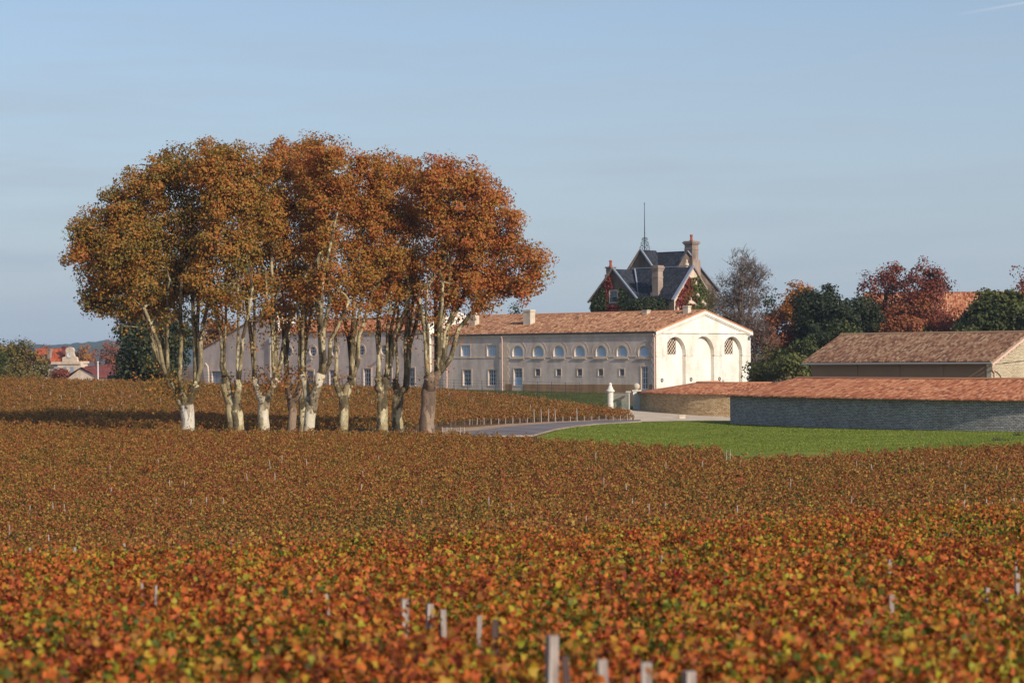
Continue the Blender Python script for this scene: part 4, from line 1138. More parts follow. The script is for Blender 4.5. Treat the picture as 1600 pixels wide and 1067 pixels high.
# ================================================================ slate-roofed chateau
K0 = P(924.4, 470, 345); zk = K0.z; K0 = Vector((K0.x, K0.y, 0))
KA = Vector((.731, -.682, 0)); KB = Vector((.682, .731, 0)); KN = -KB
KF = Wall(K0, KA, KN)
cha = thing('chateau', (K0.x, K0.y, CZ - 4), 'turreted stone chateau with steep blue slate roofs and tall chimneys rising behind the winery', 'chateau')
def kp(a, b, z): return K0 + KA * a + KB * b + UP * z
zg = CZ - 5
gw = 9.0; ga = CZ - (yz(957.7, 421.5) - HZ) / F * (345 - 3.1)      # cross gable
La = KF.hit(1054, 466)[0]; Wb_ = 8.6; zr = ga + .1; ze = zk
mb = MB()
wl_ = KF.hit(953.6, 460)[0]; wr_ = KF.hit(965, 460)[0]; wz0 = KF.hit(959, 472)[1]; wz1 = KF.hit(959, 454.5)[1]
wall_face(mb, KF, [(0, zg), (La, zg), (La, ze), (gw, ze), (gw / 2, ga), (0, ze)], [rect(wl_, wr_, wz0, wz1)], depth=.3)
KE = Wall(kp(La, 0, 0), KB, KA)
lw0 = KE.hit(1086, 460)[0]; lw1 = KE.hit(1090, 460)[0]; lz0 = KE.hit(1088, 467)[1]; lz1 = KE.hit(1088, 456)[1]
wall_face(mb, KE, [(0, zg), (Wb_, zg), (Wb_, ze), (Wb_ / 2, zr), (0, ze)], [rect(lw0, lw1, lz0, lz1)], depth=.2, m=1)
wall_face(mb, Wall(K0, KB, -KA), [(0, zg), (Wb_, zg), (Wb_, ze), (0, ze)])
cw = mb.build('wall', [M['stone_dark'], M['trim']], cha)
window(cha, KF, wl_, wr_, wz0, wz1, .15, 2, 2, fr=.14, mull=.06, frame='door_blue')
window(cha, KE, lw0, lw1, lz0, lz1, .12, 1, 3, fr=.08, mull=.05)
mb = MB(); band(mb, KF, rect(wl_, wr_, wz0, wz1), .22, 0, .06); mb.build('window_surround', M['trim'], cw)
def slope(root, name, quads, mat='slate', amp=.008, pitch=.3, row=.25):
    ps = []
    for A, B, C, D, S, T in quads: roof_patch(ps, quadf(A, B, C, D), S, T, pitch=pitch, row=row, amp=amp, ns_per=2, nt=3)
    return roof_obj(name, ps, M[mat], root)
mbb = Wb_ / 2
qd = [(kp(gw / 2 - .3, -.3, ze - .1), kp(La, -.3, ze - .1), kp(La, mbb, zr), kp(gw / 2 - .3, mbb, zr), 13, 6),
      (kp(La, Wb_ + .3, ze - .1), kp(0, Wb_ + .3, ze - .1), kp(0, mbb, zr), kp(La, mbb, zr), 17, 6),
      (kp(gw + .3, -.2, ze - .1), kp(gw + .3, mbb + .5, ze - .1), kp(gw / 2, mbb + .5, ga + .06), kp(gw / 2, -.2, ga + .06), 5, 6),
      (kp(-.3, mbb * 2, ze - .1), kp(-.3, -.2, ze - .1), kp(gw / 2, -.2, ga + .06), kp(gw / 2, mbb * 2, ga + .06), 9, 6)]
cr_ = slope(cha, 'roof', qd)
def coping(root, a, b, up=KN, w=.34, h=.22, mat='zinc', name='coping', d=None):
    mb = MB(); dv = (b - a); L = dv.length; dv.normalize(); s_ = (d or KN).normalized(); n_ = dv.cross(s_).normalized()
    if n_.z < 0: n_ = -n_
    mb.box(a, dv, s_, n_, -.1, L + .05, -w / 2, w / 2, 0.02, h); return mb.build(name, M[mat], root)
coping(cr_, kp(gw / 2, -.2, ga), kp(gw + .35, -.2, ze - .3)); coping(cr_, kp(gw / 2, -.2, ga), kp(-.35, -.2, ze - .3), mat='chim')
coping(cr_, kp(La + .1, mbb, zr), kp(La + .1, -.35, ze - .3), d=KA, w=.5); coping(cr_, kp(La + .1, mbb, zr), kp(La + .1, Wb_ + .35, ze - .3), d=KA, mat='chim')
coping(cr_, kp(gw / 2, mbb, zr + .1), kp(La, mbb, zr + .1), w=.3, h=.16)
coping(cr_, kp(gw / 2 + .6, mbb - .3, ga + .1), kp(gw + .3, 0, ze), w=.28, h=.14)     # valley flashing
# taller rear block
rb = 12.4; a1 = 8.2; a0 = -1.0
zr2_ = CZ - (yz(1040, 394) - HZ) / F * 349; zef = zr - .2
ze2 = CZ - (yz(1122, 452) - HZ) / F * 352
f0 = rb - (zr2_ - zef) / 1.05; bb1 = 19.8
mb = MB()
KE2 = Wall(kp(a1, 0, 0), KB, KA); wall_face(mb, KE2, [(f0 - 3, zg), (bb1, zg), (bb1, ze2), (rb, zr2_ - .1), (f0 - 3, zr2_ - .1 - (rb - f0 + 3) * 1.05)])
KW2 = Wall(kp(a0, 0, 0), KB, -KA); wall_face(mb, KW2, [(f0 - 3, zg), (bb1, zg), (bb1, ze2), (rb, zr2_ - .1), (f0 - 3, zr2_ - .1 - (rb - f0 + 3) * 1.05)])
g2 = 2.35; gh = 3.4; K2 = Wall(kp(0, f0 - .6, 0), KA, KN); zg2 = CZ - (yz(1005.6, 391) - HZ) / F * 349
wall_face(mb, K2, [(g2 - gh, zg), (g2 + gh, zg), (g2 + gh, zg2 - gh * 1.18), (g2, zg2), (g2 - gh, zg2 - gh * 1.18)])
mb.build('rear_block_wall', M['stone_dark'], cha)
k5 = 3.0 * 1.05
qd = [(kp(a0, f0 - 3, zef - k5), kp(a1, f0 - 3, zef - k5), kp(a1, rb, zr2_), kp(a0, rb, zr2_), 9.2, 9),
      (kp(a1, bb1 + .3, ze2 - .2), kp(a0, bb1 + .3, ze2 - .2), kp(a0, rb, zr2_), kp(a1, rb, zr2_), 9.2, 9),
      (kp(g2 + gh + .2, f0 - .8, zg2 - gh * 1.18 - .2), kp(g2 + gh + .2, rb, zg2 - gh * 1.18 - .2), kp(g2, rb, zg2 + .06), kp(g2, f0 - .8, zg2 + .06), 5, 5),
      (kp(g2 - gh - .2, rb, zg2 - gh * 1.18 - .2), kp(g2 - gh - .2, f0 - .8, zg2 - gh * 1.18 - .2), kp(g2, f0 - .8, zg2 + .06), kp(g2, rb, zg2 + .06), 5, 5)]
cr2 = slope(cha, 'upper_roof', qd)
coping(cr2, kp(g2, f0 - .75, zg2), kp(g2 + gh + .2, f0 - .75, zg2 - gh * 1.18 - .2)); coping(cr2, kp(g2, f0 - .75, zg2), kp(g2 - gh - .2, f0 - .75, zg2 - gh * 1.18 - .2), mat='chim')
coping(cr2, kp(a1 + .15, rb, zr2_), kp(a1 + .15, bb1 + .35, ze2 - .3), d=KA, w=.6); coping(cr2, kp(a1 + .1, rb, zr2_), kp(a1 + .1, f0 - 1, zef - 1.0), d=KA, w=.4, mat='slate')
coping(cr2, kp(g2, rb, zr2_), kp(a1, rb, zr2_), w=.24, h=.12, mat='slate')
# chimneys
def stack(px0, px1, pyb, pyt, a, b, mat='chim', pots=1, potpx=None):
    """corniced stone stack at (a,b); width from the photo"""
    c = kp(a, b, 0); d = c.y; w = (px1 - px0) / F * d / (.731 + .682) ; zt = CZ - (yz(px0, pyt) - HZ) / F * d; zb_ = CZ - (yz(px0, pyb) - HZ) / F * d
    h = zt - zb_; hw = w * .5; mb = MB(); Z = K0
    def ring(k, z0, z1): mb.box(K0 + KA * a + KB * b, KA, KB, UP, -hw * k, hw * k, -hw * k, hw * k, z0, z1)
    ring(1.12, zb_ - 2.5, zb_ + h * .18); ring(.86, zb_ + h * .18 + .002, zb_ + h * .62); ring(.94, zb_ + h * .62 + .002, zb_ + h * .66); ring(.86, zb_ + h * .66 + .002, zt - h * .16)
    ring(1.0, zt - h * .16 + .002, zt - h * .1); ring(1.16, zt - h * .1 + .002, zt - h * .04); ring(1.02, zt - h * .04 + .002, zt)
    o = mb.build('chimney', M[mat], cha)
    for i in range(pots):
        mb = MB(); off = (i - (pots - 1) / 2) * .7; q = kp(a + off, b, zt); ph = 1.0
        mb.lathe(q, [(.26, 0), (.30, .1), (.2, .25), (.17, ph * .7), (.24, ph * .75), (.2, ph)], 10); mb.build('chimney_pot', M['brick_pot'], o)
    return o
def ab_at(px, b):
    W2 = Wall(kp(0, b, 0), KA, KN); return W2.hit(px, 500)[0]
stack(1070, 1095, 413, 377, ab_at(1081.5, rb + 1.6), rb + 1.6)
stack(1018, 1038, 466, 415, ab_at(1028, .9), .9, pots=0)
stack(946, 963, 432, 417, ab_at(955, 7.0), 7.0)
stack(1064, 1078, 424, 419, ab_at(1070.5, 5.6), 5.6, 'trim', pots=0)
mb = MB(); q = kp(ab_at(1074, 5.6), 5.6, CZ - (yz(1074, 421) - HZ) / F * kp(ab_at(1074, 5.6), 5.6, 0).y); mb.lathe(q, [(.5, 0), (.3, .2), (.15, .4), (.32, .6), (.32, .85), (.12, 1.0), (.16, 1.2), (.02, 1.5)], 10); mb.build('stone_finial', M['trim'], cha)
stack(993, 1013, 484, 473, ab_at(1004, -.6), -.6, 'trim', pots=0)
# lightning rod with scrolls
q = kp(g2, f0 + .2, 0); d = q.y; zt = CZ - (yz(1009.5, 316) - HZ) / F * d; zb_ = zg2 - .3
mb = MB(); mb.tube([q + UP * zb_, q + UP * (zb_ + 3.4), q + UP * zt], [.085, .07, .035], 6)
for z, r in ((zb_ + 1.8, .16), (zb_ + 2.3, .12), (zb_ + 3.0, .1), (zt - .3, .09)): mb.lathe(q + UP * z, [(.03, -r), (r, -.03), (r, .03), (.03, r)], 8)
for sx, dx in ((1, KA), (-1, KA), (1, KB), (-1, KB)):
    for z0, r in ((.6, .55), (1.3, .42), (2.0, .3)):
        pts = []
        for i in range(15):
            t = i / 14 * 2.6 * math.pi; rr_ = r * (1 - i / 18)
            pts.append(q + dx * sx * (r * 1.15 + rr_ * -math.cos(t)) + UP * (zb_ + z0 + rr_ * math.sin(t)))
        mb.tube(pts, [.035] * 15, 4)
rod = mb.build('finial_rod', M['iron'], cha)
# ivy on the walls: leaves standing off the stone
def ivy(name, label, W, poly, n, mat, size=.26):
    a0_ = min(p[0] for p in poly); a1_ = max(p[0] for p in poly); z0_ = min(p[1] for p in poly); z1_ = max(p[1] for p in poly)
    pts = []
    while len(pts) < n:
        a, z = random.uniform(a0_, a1_), random.uniform(z0_, z1_)
        if in_poly(a, z, poly) and noise.noise(Vector((a * .9, z * .9, 2))) > -.25: pts.append(W.pt(a, z, abs(random.gauss(0, .16)) + .03 + .2 * max(0, noise.noise(Vector((a, z, 7))))))
    Pn = np.array([tuple(p) for p in pts]); N_ = rng.normal(size=(n, 3)) * .7 + np.array(tuple(W.n)) * .9 + np.array([0, 0, .4])
    vs, Q, vv = leaf_arrays(Pn, N_, size * (.6 + .7 * rng.random(n)), rng.random(n))
    return mesh_np(name, vs, Q, M[mat], val=vv)
def kpoly(W, pts): return [W.hit(*p) for p in pts]
for lab, W, pl_, n, mt in (
    ('dark green ivy covering the left foot of the chateau\'s shaded left gable', KF, [(925, 473), (945, 446), (950, 462), (952, 488), (924, 490)], 1900, 'ivy'),
    ('crimson creeper climbing up the left gable of the chateau around its window', KF, [(946, 446), (955, 428), (960, 450), (952, 453), (951, 474), (968, 476), (975, 490), (951, 490), (949, 462)], 1300, 'ivy_red'),
    ('green creeper on the right side of the chateau\'s left gable', KF, [(969, 450), (982, 459), (993, 472), (993, 490), (972, 490), (967, 470)], 1400, 'ivy'),
    ('red creeper over the small stone stack between the two gables', KF, [(990, 474), (1004, 478), (1012, 488), (988, 490)], 600, 'ivy_red'),
    ('red virginia creeper on the left edge of the chateau\'s sunlit gable', KE, [(1056, 470), (1077, 432), (1083, 440), (1080, 450), (1088, 470), (1078, 482), (1062, 488), (1055, 486)], 1500, 'ivy_red'),
    ('green ivy spreading over the sunlit right gable of the chateau', KE, [(1077, 436), (1090, 432), (1098, 446), (1112, 462), (1112, 492), (1078, 492), (1066, 474)], 3300, 'ivy')):
    tag(ivy('climbing_plant', lab, W, kpoly(W, pl_), n, mt), lab, 'climbing plant')
# dark clipped hedge along the foot of the central roof
def hedge_mass(name, label, cat, c, hx, hy, hz, n, mat, size, kind=None):
    Pn = rng.normal(size=(n, 3)); Pn /= np.linalg.norm(Pn, axis=1, keepdims=True); r = rng.random((n, 1)) ** .25
    N_ = Pn + rng.normal(size=(n, 3)) * .5; Pn = Pn * r * np.array([hx, hy, hz]) + np.array(tuple(c))
    vs, Q, vv = leaf_arrays(Pn, N_, size * (.6 + .7 * rng.random(n)), rng.random(n))
    o = mesh_np(name, vs, Q, M[mat], val=vv); return tag(origin_to(o, (c[0], c[1], c[2] - hz)), label, cat)
c = kp(12.5, -1.2, ze - 1.2); hedge_mass('hedge', 'dark clipped hedge below the central slate roof of the chateau', 'hedge', c, 4.2, 1.3, 1.5, 3500, 'leaf_dark', .3)

# ================================================================ village roofs far left
DT = 600
T0 = P(83, 568, DT); T0 = Vector((T0.x, T0.y, 0)); tA = Vector((.94, -.34, 0)); tB = Vector((.34, .94, 0))
mp_ = DT / F
hall = thing('town_hall', (T0.x, T0.y, CZ - 8), 'cream village hall with bright orange hipped roof and round clock in a scrolled gable', 'building')
def tz(px, py, d=DT): return CZ - (yz(px, py) - HZ) / F * d
eav = tz(70, 568); rid = tz(75, 544.5); bot = CZ - 9
def tp(px, b, z): 
    W2 = Wall(T0 + tB * b, tA, -tB); return W2.pt(W2.hit(px, 500)[0], z)
mb = MB(); x0, x1 = 46, 112
q = [tp(x0 + 4, 0, 0), tp(x1, 0, 0)]; L = (q[1] - q[0]).length; dd = (q[1] - q[0]).normalized()
mb.box(q[0], dd, tB, UP, 0, L, 0, 8, bot, eav); mb.box(q[0], dd, tB, UP, -.3, L + .3, -.3, 8.3, eav + .002, eav + .5)
mb.build('wall', M['trim'], hall)
A, B, C, D = tp(49, -.5, eav + .4), tp(100, -.5, eav + .4), tp(98, 6, rid), tp(56, 6, rid)
E_, F_ = tp(100, 12.5, eav + .4), tp(49, 12.5, eav + .4)
slope(hall, 'roof', [(A, B, C, D, 8, 5), (F_, A, D, D + Vector((.01, 0, 0)), 6, 5), (B, E_, C, C + Vector((.01, 0, 0)), 6, 5), (E_, F_, D, C, 8, 5)], 'orange_tile', .03, .3, .4)
mb = MB(); c = tp(77.5, 1.2, 0); mb.box(c, tA, tB, UP, -.4, .4, -.5, .5, eav, tz(77, 546)); mb.box(c, tA, tB, UP, -.5, .5, -.6, .6, tz(77, 546) + .002, tz(77, 545)); mb.build('chimney', M['chim'], hall)
GW2 = Wall(tp(109, -.8, 0), tA, -tB)
prof = [(97, 565), (97.5, 558.5), (102, 557), (103, 551), (102, 547), (104, 543.5), (108.5, 542), (113, 543.5), (115, 547), (114, 551), (115.5, 556.5), (119.5, 558.5), (120.5, 565)]
pp = [GW2.hit(*p) for p in prof]; mb = MB(); wall_face(mb, GW2, pp); bk = GW2.shifted(-.8); wall_face(mb, bk, pp)
for i in range(len(pp)):
    a, b = pp[i], pp[(i + 1) % len(pp)]; mb.face([GW2.pt(*a), GW2.pt(*b), bk.pt(*b), bk.pt(*a)])
sA = GW2.hit(80, 566)[0]; sB = GW2.hit(127, 566)[0]; GW2.box(mb, sA, sB, tz(100, 569), tz(100, 565.2), -.8, .5)
GW2.box(mb, GW2.hit(90, 566)[0], GW2.hit(127, 566)[0], bot, tz(100, 569) - .01, -.8, .2)
sc_, zc_ = GW2.hit(108.3, 554.5); mb.build('clock_gable', M['trim'], hall)
mb = MB(); wall_face(mb, GW2, circ(sc_, zc_, .62), off=.06); band(mb, GW2, circ(sc_, zc_, .62), .22, 0, .12, 1)
GW2.box(mb, sc_ - .03, sc_ + .03, zc_, zc_ + .45, .07, .09, 2); GW2.box(mb, sc_, sc_ + .32, zc_ - .03, zc_ + .03, .07, .09, 2)
mb.build('clock', [M['white'], M['trim'], M['iron']], hall)
for x in (88, 102, 113): 
    s0, z0 = GW2.hit(x, 580); mb = MB(); GW2.box(mb, s0 - .5, s0 + .5, z0 - 1.0, z0 + 1.2, .2, .25); mb.build('window', M['door_blue'], hall)
mb = MB(); c = tp(101, 2.5, 0); mb.box(c, tA, tB, UP, -.6, .6, -.6, .6, eav, tz(101, 541)); mb.build('chimney', M['dark_red_tile'], hall)
# low dark red roofs beside it
h2 = thing('village_house', P(128, 590, 520), 'low village house with dark red roof and small cream gable beside the clock hall', 'house')
V0 = P(104, 589, 520); V0 = Vector((V0.x, V0.y, 0)); VW = Wall(V0, tA, -tB)
def vp(px, b, z): W2 = Wall(V0 + tB * b, tA, -tB); return W2.pt(W2.hit(px, 500)[0], z)
zz0 = tz(110, 590, 520); zz1 = tz(130, 574, 520)
mb = MB(); poly = [VW.hit(108, 596), VW.hit(152, 596), VW.hit(152, 589), VW.hit(125, 576), VW.hit(108, 589)]; wall_face(mb, VW, poly); 
a_, b_ = VW.hit(108, 596)[0], VW.hit(152, 596)[0]; mb.box(V0, tA, tB, UP, a_, b_, .1, 9, bot, zz0 - .1); mb.build('wall', M['trim'], h2)
pk = VW.hit(128, 574); rt = VW.hit(156, 590); lt = VW.hit(101, 590)
slope(h2, 'roof', [(VW.pt(*rt, .5), V0 + tA * rt[0] + tB * 10 + UP * rt[1], V0 + tA * pk[0] + tB * 10 + UP * pk[1], VW.pt(*pk, .5), 10, 6), (V0 + tA * lt[0] + tB * 10 + UP * lt[1], VW.pt(*lt, .5), VW.pt(*pk, .5), V0 + tA * pk[0] + tB * 10 + UP * pk[1], 10, 6)], 'dark_red_tile', .03, .3, .4)
h3 = thing('village_house', P(165, 590, 500), 'long dark red roofed house right of the white pole', 'house')
V1 = P(124, 590, 545); V1 = Vector((V1.x, V1.y, 0)); VX = Wall(V1, Vector((1, -.02, 0)), Vector((0, -1, 0)))
e0 = VX.hit(130, 589); e1 = VX.hit(194, 589); r0 = VX.hit(128, 572.5); r1_ = VX.hit(190, 569)
mb = MB(); VX.box(mb, e0[0] + .2, e1[0] - .2, bot, e0[1], -8, 0); mb.build('wall', M['trim'], h3)
slope(h3, 'roof', [(VX.pt(e0[0], e0[1], .4), VX.pt(e1[0], e0[1], .4), VX.pt(r1_[0], r1_[1], -4), VX.pt(r0[0], r0[1], -4), 10, 6), (VX.pt(e1[0], e0[1], -8.4), VX.pt(e0[0], e0[1], -8.4), VX.pt(r0[0], r0[1], -4), VX.pt(r1_[0], r1_[1], -4), 10, 6)], 'dark_red_tile', .03, .3, .4)
q = P(152.8, 590, 420); mb = MB(); mb.tube([Vector((q.x, q.y, CZ - 9)), Vector((q.x, q.y, tz(153, 566, 420)))], [.14, .1], 8); mb.lathe(Vector((q.x, q.y, tz(153, 566, 420))), [(.16, 0), (.16, .12), (.02, .2)], 8)
tag(origin_to(mb.build('utility_pole', M['white']), (q.x, q.y, CZ - 9)), 'thin white pole in front of the dark red village roofs', 'pole')
# small pale house farther left behind the bushes
# ================================================================ trees
def curve_pts(a, b, bow, n=6, jit=.15):
    out = []; side = Vector((random.gauss(0, 1), random.gauss(0, 1), 0)) * bow
    for i in range(n + 1):
        t = i / n; p = a.lerp(b, t) + side * math.sin(math.pi * t)
        if 0 < i < n: p += Vector((random.gauss(0, jit), random.gauss(0, jit), random.gauss(0, jit * .5)))
        out.append(p)
    return out
def crown_clumps(blobs, per, bias=.4):
    """clump centres spread through ellipsoids: (centre, rx, ry, rz)"""
    cs, od = [], []
    for c, rx, ry, rz in blobs:
        n = max(3, int(4.19 * rx * ry * rz / per))
        d = rng.normal(size=(n, 3)); d /= np.linalg.norm(d, axis=1, keepdims=True)
        r = rng.random((n, 1)) ** bias
        cs.append(d * r * np.array([rx, ry, rz]) + np.array(tuple(c))); od.append(d * r)
    return np.concatenate(cs), np.concatenate(od)
def crown_mesh(name, cs, od, nleaf, cr, size, mat, parent, vm=.5, vspread=.5, cvar=.35, flat=.7, wt=1.0):
    m = len(cs); cnt = np.maximum(4, (nleaf * wt * (0.5 + rng.random(m))).astype(int)); idx = np.repeat(np.arange(m), cnt); n = len(idx)
    crs = cr * (.6 + .8 * rng.random(m))
    off = rng.normal(size=(n, 3)); off *= (np.minimum(1, 1.7 / (np.linalg.norm(off, axis=1, keepdims=True) + 1e-6))); off *= np.array([1, 1, flat]); off *= (crs[idx] * .5)[:, None]
    Pn = cs[idx] + off
    N_ = od[idx] * .9 + off / (crs[idx][:, None] + 1e-6) * .5 + rng.normal(size=(n, 3)) * .55 + np.array([0, 0, .35])
    cv = (rng.random(m) - .5) * cvar
    V = np.clip(vm + cv[idx] + (rng.random(n) - .5) * vspread, 0, 1)
    vs, Q, vv = leaf_arrays(Pn, N_, size * (.6 + .75 * rng.random(n)), V)
    return mesh_np(name, vs, Q, mat, parent, val=vv)
def twigs(mb, cs, nodes, r0=.05, every=1, m=0):
    nd = np.array([tuple(p) for p, r in nodes]); rr_ = [r for p, r in nodes]
    for i in range(0, len(cs), every):
        c = cs[i]; d = nd - c; dist = (d ** 2).sum(1) + 3.0 * np.maximum(0, nd[:, 2] - c[2] + .3) ** 2
        j = int(np.argmin(dist)); a = Vector(nd[j]); b = Vector(c)
        L = (b - a).length
        if L < .2: continue
        r = min(rr_[j] * .7, .025 + L * .018)
        mid_ = a.lerp(b, .5) + Vector((random.gauss(0, .06 * L), random.gauss(0, .06 * L), -.05 * L + random.gauss(0, .05 * L)))
        mb.tube([a, mid_, b], [r, r * .7, r * .3], 4, m, cap=False)
def interp_nodes(pts, rads, step=.7):
    out = []
    for i in range(len(pts) - 1):
        L = (pts[i + 1] - pts[i]).length; k = max(1, int(L / step))
        for j in range(k): out.append((pts[i].lerp(pts[i + 1], j / k), rads[i] + (rads[i + 1] - rads[i]) * j / k))
    out.append((pts[-1], rads[-1])); return out

# --- the plane trees. Each: base, forks/heads given by photo point, limb ends, crown blobs (photo px) and depth
planes = [
 dict(d=171, base=(291, 670), r=.62, white=True, heads=[((262, 590), .42), ((306, 598), .45), ((283, 610), .40)], fork=(291, 632), limbs=[(245, 490), (262, 455), (285, 430), (300, 440), (312, 420), (225, 480), (330, 440), (200, 440), (180, 420)],
      blobs=[(150, 385, 44, 42), (190, 335, 48, 45), (235, 290, 48, 45), (275, 268, 42, 40), (165, 440, 36, 40), (195, 400, 46, 50), (240, 370, 48, 50), (220, 440, 38, 36), (270, 420, 40, 45), (200, 476, 24, 22), (300, 330, 38, 50), (132, 365, 26, 26), (125, 402, 22, 22), (245, 470, 22, 18), (172, 478, 20, 18), (150, 470, 22, 22), (270, 465, 22, 20), (305, 390, 30, 40), (300, 450, 20, 24)],
      vm=.33, label='broad leaning plane tree with white painted trunk foot, leftmost of the row'),
 dict(d=169, base=(375, 669), r=.50, heads=[((352, 592), .36), ((372, 594), .34)], fork=(369, 640), limbs=[(338, 470), (352, 440), (372, 430), (330, 440), (395, 450)], twin=True,
      blobs=[(345, 250, 40, 40), (318, 262, 34, 34), (350, 320, 42, 46), (330, 385, 34, 40), (365, 400, 30, 42), (310, 440, 22, 26), (350, 455, 20, 20), (372, 262, 26, 36), (330, 470, 20, 16), (372, 478, 16, 12), (385, 310, 28, 44), (384, 375, 26, 40), (345, 300, 34, 40)],
      vm=.38, label='twin stemmed brown plane tree second from the left'),
 dict(d=173, base=(413, 668), r=.52, heads=[((398, 594), .30), ((430, 592), .40)], fork=(413, 618), limbs=[(385, 470), (398, 430), (415, 420), (440, 440), (425, 400), (468, 470)], pale=True,
      blobs=[(415, 265, 30, 36), (410, 330, 36, 42), (400, 395, 32, 40), (415, 440, 26, 30), (385, 450, 18, 24), (420, 485, 16, 14), (392, 300, 24, 40), (425, 350, 26, 40)],
      vm=.44, label='pale trunked plane tree with a leafy pollard head, third from the left'),
 dict(d=175, base=(452, 668), r=.40, brown=True, heads=[((449, 584), .34), ((470, 588), .28)], fork=(455, 622), limbs=[(440, 450), (455, 440), (470, 460), (430, 430)],
      blobs=[(440, 250, 30, 34), (448, 320, 34, 40), (445, 390, 30, 40), (450, 440, 24, 26), (445, 482, 16, 14)],
      vm=.48, label='slim brown trunked plane tree behind the leaning white one'),
 dict(d=177, base=(471, 668), r=.42, dark=True, heads=[((474, 595), .3)], fork=(472, 618), limbs=[(466, 450), (480, 430), (492, 440)],
      blobs=[(480, 240, 32, 28), (485, 300, 34, 40), (480, 370, 32, 42), (478, 430, 24, 26), (486, 478, 18, 12), (470, 270, 26, 34), (500, 400, 22, 30)],
      vm=.48, label='shaded plane tree just left of the leaning white trunk'),
 dict(d=171, base=(480, 669), r=.52, white=True, heads=[((472, 586), .34), ((502, 584), .44)], fork=(487, 634), limbs=[(462, 450), (478, 430), (490, 420), (505, 440), (515, 430), (498, 400), (545, 470)],
      blobs=[(510, 245, 40, 32), (505, 305, 42, 44), (510, 375, 36, 44), (515, 435, 28, 32), (475, 450, 22, 24), (540, 300, 22, 40), (525, 475, 18, 16)],
      vm=.5, label='forked white barked plane tree leaning right in the middle of the row'),
 dict(d=174, base=(533, 667), r=.42, heads=[((524, 588), .30), ((549, 590), .42)], fork=(536, 618), limbs=[(525, 450), (538, 470), (550, 440), (572, 430), (585, 450), (560, 420)],
      blobs=[(570, 262, 30, 28), (555, 320, 36, 44), (560, 390, 34, 42), (560, 440, 28, 28), (590, 285, 24, 30), (580, 350, 24, 40), (588, 410, 20, 30), (585, 470, 18, 14)],
      vm=.5, label='olive barked plane tree with a low fork, right of the white leaning one'),
 dict(d=175, base=(596, 665), r=.50, heads=[((590, 590), .30), ((602, 590), .40)], fork=(597, 606), limbs=[(585, 450), (598, 440), (612, 430), (625, 440), (640, 450), (652, 460)],
      blobs=[(610, 265, 30, 28), (605, 325, 36, 44), (612, 395, 34, 42), (615, 450, 28, 28), (590, 435, 22, 26)],
      vm=.52, label='straight plane tree, left of the close pair at the right end of the row'),
 dict(d=177, base=(620, 664), r=.52, heads=[((618, 600), .34), ((633, 606), .30)], fork=(622, 618), limbs=[(620, 450), (634, 440), (648, 430), (655, 460)],
      blobs=[(645, 280, 32, 34), (640, 345, 36, 44), (645, 410, 32, 40), (645, 455, 26, 24)],
      vm=.53, label='knotted plane tree, right of the close pair near the end of the row'),
 dict(d=173, base=(667, 662), r=.68, brown=True, heads=[((669, 586), .50), ((682, 584), .42)], fork=(672, 600), limbs=[(655, 460), (668, 450), (680, 430), (692, 440), (705, 420), (722, 440), (740, 420), (700, 380), (785, 430), (690, 470)],
      blobs=[(690, 280, 38, 38), (735, 290, 36, 40), (765, 320, 34, 42), (700, 340, 44, 48), (745, 370, 44, 46), (790, 385, 34, 36), (825, 405, 32, 26), (690, 415, 38, 42), (735, 435, 40, 38), (785, 440, 34, 34), (820, 450, 20, 22), (700, 465, 22, 18), (838, 425, 18, 20), (668, 300, 26, 34), (800, 345, 16, 20), (755, 478, 18, 12)],
      vm=.56, label='thick brown trunked plane tree with reddest crown at the right end of the row'),
]
